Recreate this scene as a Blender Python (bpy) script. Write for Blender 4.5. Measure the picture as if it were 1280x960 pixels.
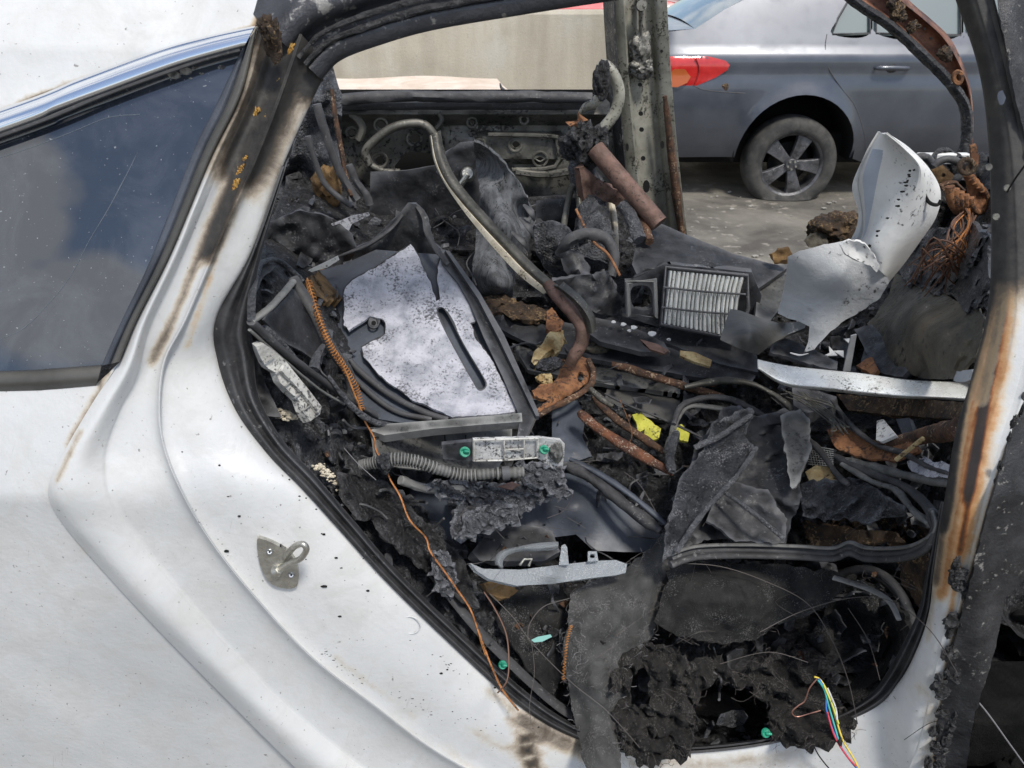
import bpy, bmesh, math, random
import numpy as np
from mathutils import Vector, noise, geometry
random.seed(7)
R = math.radians
for o in list(bpy.data.objects): bpy.data.objects.remove(o)
scn = bpy.context.scene; COL = scn.collection

# ------------------------------------------------ camera, sky, sun, exposure
PITCH = R(28); CH = 1.45; FPX = 1000.0
cd = bpy.data.cameras.new('camera'); cam = bpy.data.objects.new('camera', cd); COL.objects.link(cam)
cam.location = (0, 0, CH); cam.rotation_euler = (R(90)-PITCH, 0, 0)
cd.sensor_width = 36; cd.lens = 36*FPX/1280; cd.clip_start = .02; cd.clip_end = 600
scn.camera = cam
cd.dof.use_dof = True; cd.dof.focus_distance = 1.6; cd.dof.aperture_fstop = 12
SUN_EL, SUN_AZ = 60, 150          # azimuth clockwise from +Y: the sun stands behind the camera, to the right
CLOUDS = [((-.43, -.75, .5), .12, .4, -.22), ((-.53, -.715, .46), .035, .1, .5), ((-.5, -.8, .34), .05, .12, .4), ((-.44, -.83, .35), .03, .09, .36)]   # a clear patch of sky with a cumulus in it
w = bpy.data.worlds.new('World'); scn.world = w; w.use_nodes = True
nt = w.node_tree; N = nt.nodes; L = nt.links
bg = N['Background']; bg.inputs['Strength'].default_value = .125
sky = N.new('ShaderNodeTexSky'); sky.sky_type = 'NISHITA'; sky.sun_disc = False
sky.sun_elevation = R(SUN_EL); sky.sun_rotation = R(SUN_AZ); sky.dust_density = 1.4
tc = N.new('ShaderNodeTexCoord'); mp = N.new('ShaderNodeMapping'); mp.inputs['Scale'].default_value = (1, 1, 2.2)
mp.inputs['Location'].default_value = (3.1, .4, .2)
L.new(tc.outputs['Generated'], mp.inputs['Vector'])
cn = N.new('ShaderNodeTexNoise'); cn.inputs['Scale'].default_value = 1.5; cn.inputs['Detail'].default_value = 9; cn.inputs['Roughness'].default_value = .55
L.new(mp.outputs[0], cn.inputs['Vector'])
cn2 = N.new('ShaderNodeTexNoise'); cn2.inputs['Scale'].default_value = 11; cn2.inputs['Detail'].default_value = 8; L.new(tc.outputs['Generated'], cn2.inputs['Vector'])
s2 = N.new('ShaderNodeMath'); s2.operation = 'MULTIPLY_ADD'; L.new(cn2.outputs[0], s2.inputs[0]); s2.inputs[1].default_value = .6; s2.inputs[2].default_value = -.3
cr = N.new('ShaderNodeValToRGB'); cr.color_ramp.elements[0].position = .46; cr.color_ramp.elements[1].position = .6
def blob(c, r0, r1, amt):
    d = N.new('ShaderNodeVectorMath'); d.operation = 'DISTANCE'; L.new(tc.outputs['Generated'], d.inputs[0]); d.inputs[1].default_value = c
    m_ = N.new('ShaderNodeMapRange'); m_.inputs[1].default_value = r0; m_.inputs[2].default_value = r1; m_.inputs[3].default_value = amt; m_.inputs[4].default_value = 0; L.new(d.outputs['Value'], m_.inputs[0]); return m_.outputs[0]
a0 = N.new('ShaderNodeMath'); a0.operation = 'ADD'; L.new(cn.outputs[0], a0.inputs[0]); L.new(s2.outputs[0], a0.inputs[1]); acc = a0.outputs[0]
for args in CLOUDS:
    ad = N.new('ShaderNodeMath'); ad.operation = 'ADD'; L.new(acc, ad.inputs[0]); L.new(blob(*args), ad.inputs[1]); acc = ad.outputs[0]
L.new(acc, cr.inputs[0])
cm = N.new('ShaderNodeMixRGB'); L.new(cr.outputs[0], cm.inputs[0]); L.new(sky.outputs[0], cm.inputs[1]); cm.inputs[2].default_value = (6.6, 6.7, 6.9, 1)
L.new(cm.outputs[0], bg.inputs['Color'])
sl = bpy.data.lights.new('sun', 'SUN'); sl.energy = 2.5; sl.angle = R(10); sl.color = (1, .955, .88)
so = bpy.data.objects.new('sun', sl); COL.objects.link(so)
sd = Vector((math.sin(R(SUN_AZ))*math.cos(R(SUN_EL)), math.cos(R(SUN_AZ))*math.cos(R(SUN_EL)), math.sin(R(SUN_EL))))
so.rotation_euler = sd.to_track_quat('Z', 'Y').to_euler(); so.location = sd*20
vs = scn.view_settings; vs.view_transform = 'Standard'; vs.look = 'None'; vs.gamma = 1; vs.use_curve_mapping = False
vs.exposure = .33

# ------------------------------------------------ helpers
FW = Vector((0, math.cos(PITCH), -math.sin(PITCH))); UP = Vector((0, math.sin(PITCH), math.cos(PITCH))); CP = Vector((0, 0, CH))
def ray(px, py): return FW + Vector((1, 0, 0))*((px-640)/FPX) + UP*((480-py)/FPX)
def P(px, py, y):
    d = ray(px, py); return CP + d*(y/d.y)
def proj(v):
    d = Vector(v)-CP; f = d.dot(FW); return 640+FPX*d.x/f, 480-FPX*d.dot(UP)/f
def tps(pts):
    p = np.array([q[:2] for q in pts], float)/500; z = np.array([q[2] for q in pts], float); n = len(p)
    d = np.linalg.norm(p[:, None]-p[None], axis=2); K = np.where(d > 0, d*d*np.log(d+1e-12), 0)+np.eye(n)*1e-4
    A = np.zeros((n+3, n+3)); A[:n, :n] = K; A[:n, n] = 1; A[:n, n+1:] = p; A[n, :n] = 1; A[n+1:, :n] = p.T
    s = np.linalg.lstsq(A, np.concatenate([z, [0, 0, 0]]), rcond=None)[0]
    def f(x, y):
        q = np.array([x, y])/500; r = np.linalg.norm(p-q, axis=1)
        return float((s[:n]*np.where(r > 0, r*r*np.log(r+1e-12), 0)).sum()+s[n]+s[n+1]*q[0]+s[n+2]*q[1])
    return f
# depth of the top of the rubble inside the car
D = tps([(300,450,1.14),(268,400,1.12),(330,330,1.3),(400,620,1.09),(550,790,1.06),(700,915,1.03),(860,940,1.0),(1080,890,1.03),(1160,780,1.06),
 (1190,600,1.15),(1230,450,1.25),(1240,250,1.6),(360,240,2.2),(640,250,2.35),(450,250,2.35),(850,250,2.4),(1100,300,2.15),(640,400,1.85),(450,400,1.5),(900,400,1.85),
 (1130,400,1.75),(640,520,1.55),(480,520,1.35),(900,520,1.6),(1100,520,1.5),(640,640,1.33),(850,640,1.36),(1050,640,1.33),(700,760,1.18),(900,800,1.2),(1050,800,1.22),
 (400,200,2.4),(1150,200,2.3)])
def cat(p0, p1, p2, p3, t):
    return .5*((2*p1)+(p2-p0)*t+(2*p0-5*p1+4*p2-p3)*t*t+(3*p1-p0-3*p2+p3)*t*t*t)
def spline(pts, k=8, closed=False):
    n = len(pts); out = []
    if n < 2: return list(pts)
    for i in range(n if closed else n-1):
        g = (lambda j: pts[j % n]) if closed else (lambda j: pts[max(0, min(n-1, j))])
        for s in range(k): out.append(cat(g(i-1), g(i), g(i+1), g(i+2), s/k))
    if not closed: out.append(pts[-1])
    return out
def fract(v, s, o=4, seed=0):
    return noise.fractal(Vector((v[0]*s+seed*7.3, v[1]*s+seed*3.1, v[2]*s)), 1.0, 2.0, o)
def ridge(v, s, seed=0):
    return 1-abs(noise.noise(Vector((v[0]*s+seed*5.7, v[1]*s-seed, v[2]*s))))*2.2
def empty(name, loc, parent=None):
    o = bpy.data.objects.new(name, None); o.empty_display_size = .05; COL.objects.link(o); o.location = loc
    if parent: o.parent = parent
    return o
def tag(o, label=None, cat_=None, group=None, kind=None):
    if label: o['label'] = label
    if cat_: o['category'] = cat_
    if group: o['group'] = group
    if kind: o['kind'] = kind
    return o
def wloc(o):
    v = Vector((0, 0, 0))
    while o: v = v+o.location; o = o.parent
    return v
def merge(*gs):
    V = []; F = []
    for g in gs:
        b = len(V); V += list(g[0]); F += [tuple(i+b for i in f) for f in g[1]]
    return V, F
def obj(name, g, mat, parent=None, smooth=True, bevel=0, auto=48, sub=0):
    """one mesh object; its origin at the middle of its base when top-level"""
    V = [Vector(v) for v in g[0]]
    if parent: off = wloc(parent)
    else:
        lo = [min(v[i] for v in V) for i in range(3)]; hi = [max(v[i] for v in V) for i in range(3)]
        off = Vector(((lo[0]+hi[0])/2, (lo[1]+hi[1])/2, lo[2]))
    me = bpy.data.meshes.new(name); me.from_pydata([v-off for v in V], [], g[1]); me.validate(); me.update()
    o = bpy.data.objects.new(name, me); COL.objects.link(o)
    if parent: o.parent = parent
    else: o.location = off
    if mat: me.materials.append(mat)
    if bevel:
        m = o.modifiers.new('b', 'BEVEL'); m.width = bevel; m.segments = 2; m.limit_method = 'ANGLE'; m.angle_limit = R(35)
    if sub:
        m = o.modifiers.new('s', 'SUBSURF'); m.levels = m.render_levels = sub
    if smooth:
        me.polygons.foreach_set('use_smooth', [True]*len(me.polygons))
        if auto: me.set_sharp_from_angle(angle=R(auto))
    return o
def stain(o, attr, strokes):
    """soot or rust carried by the surface: strokes (points, width, strength)"""
    me = o.data; off = wloc(o); n = len(me.vertices)
    pp = np.array([proj(v.co+off) for v in me.vertices]); val = np.zeros(n)
    for pts, wd, st in strokes:
        pts = [Vector((p[0], p[1])) for p in pts]
        q = np.array([tuple(a) for a in spline(pts, 6)]) if len(pts) > 1 else np.array([tuple(pts[0])]*2)
        best = np.full(n, 1e9)
        for a, b in zip(q[:-1], q[1:]):
            ab = b-a; t = np.clip(((pp-a)@ab)/max(ab@ab, 1e-9), 0, 1); best = np.minimum(best, np.linalg.norm(pp-(a+t[:, None]*ab), axis=1))
        val = np.maximum(val, st*np.exp(-(best/(wd*1.15))**2))
    a = me.attributes.get(attr) or me.attributes.new(attr, 'FLOAT', 'POINT'); a.data.foreach_set('value', val.astype(np.float32))
def inpoly(x, y, poly):
    c = False; n = len(poly); j = n-1
    for i in range(n):
        xi, yi = poly[i]; xj, yj = poly[j]
        if (yi > y) != (yj > y) and x < (xj-xi)*(y-yi)/(yj-yi+1e-12)+xi: c = not c
        j = i
    return c
def dens(poly, step, smooth=False, rag=0):
    n = len(poly); v = [Vector((p[0], p[1])) for p in poly]
    if smooth: v = spline(v, 8, True); n = len(v)
    out = []
    for i in range(n):
        a, b = v[i], v[(i+1) % n]; k = max(1, int((b-a).length/step))
        for s in range(k): out.append(a.lerp(b, s/k))
    if rag:
        m = len(out); res = []
        for i, q in enumerate(out):
            t = out[(i+1) % m]-out[i-1]; nn = Vector((-t.y, t.x)); nn = nn.normalized() if nn.length > 0 else nn
            res.append(q+nn*rag*(noise.noise(Vector((q.x*.09, q.y*.09, 3)))*1.1+noise.noise(Vector((q.x*.35, q.y*.35, 9)))*.8))
        out = res
    return [(q.x, q.y) for q in out]
def sheet(pts, th=.003, step=8, rel=0, holes=(), ctrl=(), plane=False, crum=0, cs=12, smooth=False, rag=0, fold=0, fs=8, seed=0, fn=None, absd=None):
    """a cut sheet of real thickness. pts (px,py[,depth offset to the rubble top]); absd: depths are absolute"""
    cp = []
    for p in list(pts)+list(ctrl):
        dd = p[2] if len(p) > 2 else rel
        if absd is not None: cp.append((p[0], p[1], p[2] if len(p) > 2 else absd))
        else: cp.append((p[0], p[1], D(p[0], p[1])+dd))
    if fn: yf = None
    elif plane:
        A = np.array([tuple(P(*c)) for c in cp]); c0 = A.mean(0); n0 = np.linalg.svd(A-c0)[2][2]
        def yf(x, y):
            d = np.array(tuple(ray(x, y))); t = ((c0-np.array(tuple(CP)))@n0)/(d@n0); return float(t*d[1])
    else: yf = tps(cp)
    out = dens(pts, step, smooth, rag); hs = [dens(h, step, True) for h in holes]
    vv = [Vector(q) for q in out]; ed = [(i, (i+1) % len(out)) for i in range(len(out))]
    for h in hs:
        b = len(vv); vv += [Vector(q) for q in h]; ed += [(b+i, b+(i+1) % len(h)) for i in range(len(h))]
    xs = [q[0] for q in out]; ys = [q[1] for q in out]
    bnd = np.array([tuple(q) for q in vv]); x = min(xs)+step*.5; rown = 0; 
    yy = min(ys)+step*.5
    while yy < max(ys):
        x = min(xs)+step*(.5 if rown % 2 else 1.0)
        while x < max(xs):
            if inpoly(x, yy, out) and not any(inpoly(x, yy, h) for h in hs) and np.min(np.abs(bnd-np.array([x, yy])).sum(1)) > step*.6:
                vv.append(Vector((x+random.uniform(-.15, .15)*step, yy)))
            x += step
        yy += step*.87; rown += 1
    r = geometry.delaunay_2d_cdt(vv, ed, [], 0, 1e-4); v2, f2 = r[0], r[2]
    F = []
    for f in f2:
        c = sum((v2[i] for i in f), Vector((0, 0)))/3
        if inpoly(c.x, c.y, out) and not any(inpoly(c.x, c.y, h) for h in hs): F.append(tuple(f))
    V = []
    for q in v2:
        p = fn(q.x, q.y) if fn else P(q.x, q.y, yf(q.x, q.y))
        if crum or fold:
            a = crum*(fract(p, cs, 4, seed)+.28*fract(p, cs*4.5, 3, seed+3))+(fold*(ridge(p, fs, seed)-.5) if fold else 0)
            d = ray(q.x, q.y).normalized(); p = p+d*a+UP*(a*.25)
        V.append(p)
    nr = [Vector((0, 0, 0)) for _ in V]; F2 = []
    for f in F:
        a, b, c = (V[i] for i in f); n = (b-a).cross(c-a)
        if n.dot(a-CP) > 0: f = (f[0], f[2], f[1]); n = -n
        F2.append(f)
        for i in f: nr[i] += n
    nb = len(V); B = [v-(n.normalized() if n.length > 0 else n)*th for v, n in zip(V, nr)]
    cnt = {}
    for f in F2:
        for i in range(3):
            e = (f[i], f[(i+1) % 3]); cnt[e] = cnt.get(e, 0)+1
    side = [(e[1], e[0], e[0]+nb, e[1]+nb) for e in cnt if (e[1], e[0]) not in cnt]
    used = sorted({i for f in F2 for i in f}); mp_ = {}; VV = []
    for i in used: mp_[i] = len(VV); VV.append(V[i])
    for i in used: mp_[i+nb] = len(VV); VV.append(B[i])
    FF = [tuple(mp_[i] for i in f) for f in F2]+[tuple(mp_[i+nb] for i in reversed(f)) for f in F2]+[tuple(mp_[i] for i in f) for f in side]
    return VV, FF
def tube3(pts, r, seg=8, k=6, closed=False, wob=0, caps=True, flat=1, flatdir=None):
    q = [Vector(p) for p in pts]
    if k > 1: q = spline(q, k, closed)
    n = len(q); rr = r if isinstance(r, (list, tuple)) else [r, r]
    V = []; F = []; prev = None
    for i, p in enumerate(q):
        t = (q[(i+1) % n]-q[i-1]) if closed else (q[min(n-1, i+1)]-q[max(0, i-1)])
        t = t.normalized() if t.length > 1e-9 else Vector((1, 0, 0))
        if flatdir is not None: u = (Vector(flatdir)-t*Vector(flatdir).dot(t)).normalized()
        else:
            u = prev if prev is not None else (Vector((0, 0, 1)) if abs(t.z) < .9 else Vector((1, 0, 0)))
            u = (u-t*u.dot(t)).normalized()
        prev = u; w_ = t.cross(u)
        f = i/max(1, n-1)*(len(rr)-1); a = int(min(f, len(rr)-2)); ra = rr[a]+(rr[a+1]-rr[a])*(f-a)
        for s in range(seg):
            an = 2*math.pi*s/seg; d = u*math.cos(an)*flat+w_*math.sin(an); m = ra
            if wob: m *= 1+wob*fract(p+d*ra, 60, 3)
            V.append(p+d*m)
    for i in range(n if closed else n-1):
        for s in range(seg):
            a = i*seg+s; b = i*seg+(s+1) % seg; c = ((i+1) % n)*seg+(s+1) % seg; d = ((i+1) % n)*seg+s
            F.append((a, b, c, d))
    if caps and not closed:
        F.append(tuple(range(seg-1, -1, -1))); F.append(tuple((n-1)*seg+s for s in range(seg)))
    return V, F
def Q(p, rel=0):
    return P(p[0], p[1], D(p[0], p[1])+(p[2] if len(p) > 2 else rel))
def tube(pts, r, rel=0, absd=None, **kw):
    if absd is not None: q = [P(p[0], p[1], p[2] if len(p) > 2 else absd) for p in pts]
    else: q = [Q(p, rel) for p in pts]
    return tube3(q, r, **kw)
def coil3(path, Rr, r, turns, seg=5, k=10):
    q = spline([Vector(p) for p in path], k); n = len(q); out = []; M = int(turns*9)
    for i in range(M+1):
        f = i/M*(n-1); a = int(min(f, n-2)); p = q[a].lerp(q[a+1], f-a); t = (q[a+1]-q[a]).normalized()
        u = t.cross(Vector((0, 1, .3))).normalized(); w_ = t.cross(u); an = i/9*2*math.pi
        rad = Rr*(1+.15*noise.noise(p*90)); out.append(p+(u*math.cos(an)+w_*math.sin(an))*rad)
    return tube3(out, r, seg=seg, k=1)
def lump3(c, dims, amp=.35, s=None, sub=4, seed=0, rot=0):
    bm = bmesh.new(); bmesh.ops.create_icosphere(bm, subdivisions=sub, radius=1)
    c = Vector(c); V = []; md = max(dims); s = s or 1.6
    for v in bm.verts:
        n = v.co.copy(); m = 1+amp*(fract(n, s, 5, seed)+.4*ridge(n, s*2, seed)-.2)
        p = Vector((n.x*dims[0]*m, n.y*dims[1]*m, n.z*dims[2]*m))
        if rot: p = Vector((p.x*math.cos(rot)+p.z*math.sin(rot), p.y, -p.x*math.sin(rot)+p.z*math.cos(rot)))
        V.append(c+p)
    F = [tuple(v.index for v in f.verts) for f in bm.faces]; bm.free(); return V, F
def lump(p, dims, **kw): return lump3(Q(p), dims, **kw)
def box3(c, ax, ay, az):
    """box from a centre and three half vectors"""
    c, ax, ay, az = map(Vector, (c, ax, ay, az)); V = [c+ax*i+ay*j+az*k for i in (-1, 1) for j in (-1, 1) for k in (-1, 1)]
    return V, [(0, 1, 3, 2), (4, 6, 7, 5), (0, 4, 5, 1), (2, 3, 7, 6), (0, 2, 6, 4), (1, 5, 7, 3)]
def cyl3(c, axis, r, h, seg=20, r2=None):
    axis = Vector(axis).normalized(); u = axis.orthogonal().normalized(); w_ = axis.cross(u); c = Vector(c); r2 = r if r2 is None else r2
    V = []
    for rad, k in ((r, 0), (r2, h)):
        for s in range(seg): an = 2*math.pi*s/seg; V.append(c+axis*k+(u*math.cos(an)+w_*math.sin(an))*rad)
    F = [(s, (s+1) % seg, seg+(s+1) % seg, seg+s) for s in range(seg)]+[tuple(range(seg-1, -1, -1)), tuple(range(seg, 2*seg))]
    return V, F
def loft(rows, ku=4, kv=6, closed_v=False):
    """rows: list of rows of 3D points, all the same length; smooth both ways"""
    rr = [spline([Vector(p) for p in r], ku) for r in rows]; m = len(rr[0]); cols = [spline([r[j] for r in rr], kv) for j in range(m)]
    n = len(cols[0]); V = [cols[j][i] for i in range(n) for j in range(m)]
    F = []
    for i in range(n-1):
        for j in range(m-1):
            F.append((i*m+j, i*m+j+1, (i+1)*m+j+1, (i+1)*m+j))
    return V, F
def thick(g, th, ref=None):
    V, F = g; nr = [Vector((0, 0, 0)) for _ in V]; F2 = []
    for f in F:
        n = (V[f[1]]-V[f[0]]).cross(V[f[2]]-V[f[0]])
        if n.length == 0 and len(f) > 3: n = (V[f[2]]-V[f[0]]).cross(V[f[3]]-V[f[0]])
        F2.append(f)
        for i in f: nr[i] += n
    tot = sum((nr[i].normalized().dot((V[i]-CP).normalized()) for i in range(0, len(V), 7)))
    s = 1 if tot > 0 else -1
    B = [v+(n.normalized() if n.length else n)*th*s for v, n in zip(V, nr)]; nb = len(V); cnt = {}
    if s > 0: F2 = [tuple(reversed(f)) for f in F2]
    for f in F2:
        for i in range(len(f)): e = (f[i], f[(i+1) % len(f)]); cnt[e] = 1
    side = [(e[1], e[0], e[0]+nb, e[1]+nb) for e in cnt if (e[1], e[0]) not in cnt]
    return list(V)+B, F2+[tuple(i+nb for i in reversed(f)) for f in F2]+side

# ------------------------------------------------ materials
def ramp(nt, src, stops):
    r = nt.nodes.new('ShaderNodeValToRGB'); e = r.color_ramp.elements
    while len(e) < len(stops): e.new(.5)
    for i, (p, c) in enumerate(stops):
        e[i].position = p; e[i].color = (c, c, c, 1) if isinstance(c, (int, float)) else (*c, 1)
    nt.links.new(src, r.inputs[0]); return r.outputs[0]
def nz(nt, vec, s, d=6, ro=.55, dist=0):
    n = nt.nodes.new('ShaderNodeTexNoise'); n.inputs['Scale'].default_value = s; n.inputs['Detail'].default_value = d
    n.inputs['Roughness'].default_value = ro; n.inputs['Distortion'].default_value = dist; nt.links.new(vec, n.inputs['Vector']); return n.outputs[0]
def mix(nt, f, a, b, mode='MIX'):
    m = nt.nodes.new('ShaderNodeMixRGB'); m.blend_type = mode
    for s, v in ((0, f), (1, a), (2, b)):
        if isinstance(v, (int, float)): m.inputs[s].default_value = v if s == 0 else (v, v, v, 1)
        elif isinstance(v, tuple): m.inputs[s].default_value = (*v, 1)
        else: nt.links.new(v, m.inputs[s])
    return m.outputs[0]
def math_(nt, op, a, b=0):
    m = nt.nodes.new('ShaderNodeMath'); m.operation = op
    for s, v in ((0, a), (1, b)):
        if isinstance(v, (int, float)): m.inputs[s].default_value = v
        else: nt.links.new(v, m.inputs[s])
    return m.outputs[0]
def base(name):
    m = bpy.data.materials.new(name); m.use_nodes = True; nt = m.node_tree; b = nt.nodes['Principled BSDF']
    g = nt.nodes.new('ShaderNodeNewGeometry'); return m, nt, b, g.outputs['Position']
def bump(nt, b, h, dist, st=1.0):
    n = nt.nodes.new('ShaderNodeBump'); n.inputs['Strength'].default_value = st; n.inputs['Distance'].default_value = dist
    nt.links.new(h, n.inputs['Height']); nt.links.new(n.outputs[0], b.inputs['Normal'])
def gm(name, c1, c2, s=25, rough=(.4, .8), metal=0, bd=.002, bs=60, spk=None, spk_amt=.62, spk_s=220, vor=0, c3=None, lo=.38, hi=.62, stretch=None, coat=0, spec=.5, edge=False, sw=.08):
    """general grimy surface: two tones in patches, a speckle, uneven gloss, relief"""
    m, nt, b, pos = base(name)
    if stretch:
        mp = nt.nodes.new('ShaderNodeMapping'); mp.inputs['Scale'].default_value = stretch; nt.links.new(pos, mp.inputs[0]); pos = mp.outputs[0]
    n1 = nz(nt, pos, s, 8, .62, .4); st = [(lo, c1), (hi, c2)]
    if c3: st.append((min(1, hi+.13), c3))
    col = ramp(nt, n1, st)
    n2 = nz(nt, pos, spk_s, 4, .6)
    if spk:
        big = nz(nt, pos, s*.8, 5, .6); n2 = math_(nt, 'ADD', n2, math_(nt, 'MULTIPLY', math_(nt, 'SUBTRACT', big, .47), .75))
        col = mix(nt, ramp(nt, n2, [(spk_amt, 0), (spk_amt+sw, .9)]), col, spk)
    if edge:
        gp = nt.nodes.new('ShaderNodeNewGeometry'); col = mix(nt, math_(nt, 'MULTIPLY', ramp(nt, gp.outputs['Pointiness'], [(.52, 0), (.6, 1)]), .55), col, tuple(min(1, v*3+.05) for v in c2))
    nt.links.new(col, b.inputs['Base Color'])
    n3 = nz(nt, pos, s*1.7, 5, .6); nt.links.new(ramp(nt, n3, [(.35, rough[0]), (.65, rough[1])]), b.inputs['Roughness'])
    b.inputs['Metallic'].default_value = metal; b.inputs['Specular IOR Level'].default_value = spec
    h = math_(nt, 'ADD', nz(nt, pos, bs, 9, .7), math_(nt, 'MULTIPLY', nz(nt, pos, bs*3.7, 6, .7), .45))
    if vor:
        v = nt.nodes.new('ShaderNodeTexVoronoi'); v.feature = 'F1'; v.inputs['Scale'].default_value = vor; nt.links.new(pos, v.inputs['Vector'])
        h = math_(nt, 'ADD', h, math_(nt, 'MULTIPLY', v.outputs[0], .6))
    bump(nt, b, h, bd*2.6)
    if coat: b.inputs['Coat Weight'].default_value = coat; b.inputs['Coat Roughness'].default_value = .08
    return m
def plain(name, c, rough=.5, metal=0, **kw):
    m, nt, b, pos = base(name); b.inputs['Base Color'].default_value = (*c, 1); b.inputs['Roughness'].default_value = rough; b.inputs['Metallic'].default_value = metal
    for k, v in kw.items(): b.inputs[k.replace('_', ' ')].default_value = v
    return m

M = {}
# white car paint: carries soot and rust attributes
m, nt, b, pos = base('white_car_paint')
at = nt.nodes.new('ShaderNodeAttribute'); at.attribute_name = 'soot'; ar = nt.nodes.new('ShaderNodeAttribute'); ar.attribute_name = 'rust'
c0 = ramp(nt, nz(nt, pos, 3.5, 5), [(.35, (.53, .54, .545)), (.65, (.66, .665, .66))])
c0 = mix(nt, math_(nt, 'MULTIPLY', ramp(nt, nz(nt, pos, 14, 7, .7, .5), [(.45, 0), (.75, 1)]), .5), c0, (.44, .43, .39))
mps = nt.nodes.new('ShaderNodeMapping'); mps.vector_type = 'TEXTURE'; mps.inputs['Rotation'].default_value = (0, .8, 0); mps.inputs['Scale'].default_value = (.33, .2, .07); nt.links.new(pos, mps.inputs[0])
c0 = mix(nt, math_(nt, 'MULTIPLY', ramp(nt, nz(nt, mps.outputs[0], 1, 8, .7, .5), [(.5, 0), (.72, 1)]), .3), c0, (.4, .41, .41))
c0 = mix(nt, ramp(nt, nz(nt, pos, 160, 3, .5), [(.69, 0), (.74, .8)]), c0, (.16, .15, .14))
c0 = mix(nt, ramp(nt, nz(nt, pos, 45, 5, .6), [(.71, 0), (.74, .55)]), c0, (.1, .095, .09))
mpn = nt.nodes.new('ShaderNodeMapping'); mpn.vector_type = 'TEXTURE'; mpn.inputs['Rotation'].default_value = (0, .3, 0); mpn.inputs['Scale'].default_value = (.0045, .03, .08); nt.links.new(pos, mpn.inputs[0])
scr = math_(nt, 'MULTIPLY', ramp(nt, nz(nt, mpn.outputs[0], 1, 4, .6), [(.66, 0), (.74, .5)]), ramp(nt, nz(nt, pos, 6, 3), [(.5, 0), (.6, 1)]))
c0 = mix(nt, scr, c0, (.35, .34, .32))
n_ = nz(nt, pos, 34, 8, .7)
rv = math_(nt, 'ADD', ar.outputs['Fac'], math_(nt, 'MULTIPLY', math_(nt, 'SUBTRACT', n_, .5), .55))
rf = ramp(nt, rv, [(.12, 0), (.4, .85), (.6, 1)])
rc = ramp(nt, rv, [(.15, (.56, .46, .26)), (.38, (.45, .22, .05)), (.58, (.26, .09, .02)), (.74, (.09, .035, .015)), (.9, (.025, .016, .012))])
c1 = mix(nt, rf, c0, rc)
sf = ramp(nt, math_(nt, 'ADD', at.outputs['Fac'], math_(nt, 'MULTIPLY', math_(nt, 'SUBTRACT', nz(nt, pos, 26, 10, .78, .4), .5), .7)), [(.14, 0), (.5, .45), (.95, 1)])
sc = ramp(nt, nz(nt, pos, 30, 6, .7), [(.38, (.016, .016, .017)), (.6, (.05, .047, .042)), (.75, (.13, .12, .1))])
brown = ramp(nt, sf, [(0, (.62, .54, .4)), (.28, (.36, .27, .16)), (.5, (.13, .1, .07)), (.8, (.035, .031, .028))])
c2 = mix(nt, ramp(nt, sf, [(0, 0), (.35, .75), (.6, 1)]), c1, mix(nt, ramp(nt, sf, [(.6, 0), (1, .8)]), brown, sc)); nt.links.new(c2, b.inputs['Base Color'])
ro = mix(nt, sf, ramp(nt, nz(nt, pos, 9, 5), [(.4, .3), (.6, .5)]), .6); nt.links.new(ro, b.inputs['Roughness'])
bump(nt, b, math_(nt, 'ADD', nz(nt, pos, 120, 6, .6), math_(nt, 'MULTIPLY', sf, .8)), .0006)
M['paint'] = m
M['soot'] = gm('scorched_steel', (.018, .018, .02), (.05, .05, .053), 16, (.3, .65), .3, .0012, 50, spk=(.28, .27, .25), spk_amt=.66, spk_s=90, c3=(.13, .125, .12))
M['bluesteel'] = gm('heat_blued_steel', (.035, .036, .04), (.085, .088, .1), 9, (.28, .55), .55, .0008, 70, spk=(.35, .34, .32), spk_amt=.68, spk_s=60)
M['pillar'] = gm('bare_patinated_steel', (.22, .215, .175), (.4, .39, .33), 14, (.4, .7), .2, .0006, 60, spk=(.05, .045, .035), spk_amt=.6, spk_s=120, c3=(.3, .2, .1), hi=.66)
M['jambgrey'] = gm('burnt_bare_primer', (.09, .095, .095), (.25, .26, .255), 13, (.35, .6), .3, .0008, 50, spk=(.05, .05, .05), spk_amt=.6, spk_s=60, lo=.42, hi=.6)
M['doorin'] = gm('smoked_steel', (.1, .098, .086), (.25, .24, .21), 10, (.3, .6), .45, .0008, 50, spk=(.02, .02, .02), spk_amt=.58, spk_s=100)
M['plastic'] = gm('black_moulded_plastic', (.009, .0095, .011), (.032, .033, .037), 22, (.38, .8), 0, .0006, 90, spk=(.12, .12, .125), spk_amt=.68, spk_s=200, edge=True)
M['plasticblue'] = gm('dusty_dark_plastic', (.03, .035, .046), (.07, .082, .105), 7, (.35, .55), 0, .0003, 120, spk=(.12, .12, .125), spk_amt=.7, spk_s=160)
M['plasticgrey'] = gm('dusty_grey_plastic', (.05, .05, .048), (.11, .11, .105), 22, (.45, .7), 0, .0009, 80, spk=(.02, .02, .02), spk_amt=.6, spk_s=120, edge=True)
M['rubber'] = gm('rubber_seal', (.009, .009, .01), (.034, .034, .036), 24, (.5, .85), 0, .0006, 70, spk=(.15, .15, .15), spk_amt=.69, spk_s=150, edge=True)
M['trim'] = gm('faded_rubber_trim', (.045, .044, .04), (.085, .082, .075), 8, (.35, .5), 0, .0003, 70)
M['char'] = gm('charred_crust', (.008, .008, .009), (.03, .03, .032), 40, (.25, .85), 0, .006, 70, spk=(.12, .12, .125), spk_amt=.6, spk_s=240, vor=90, c3=(.06, .055, .05), edge=True)
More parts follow.
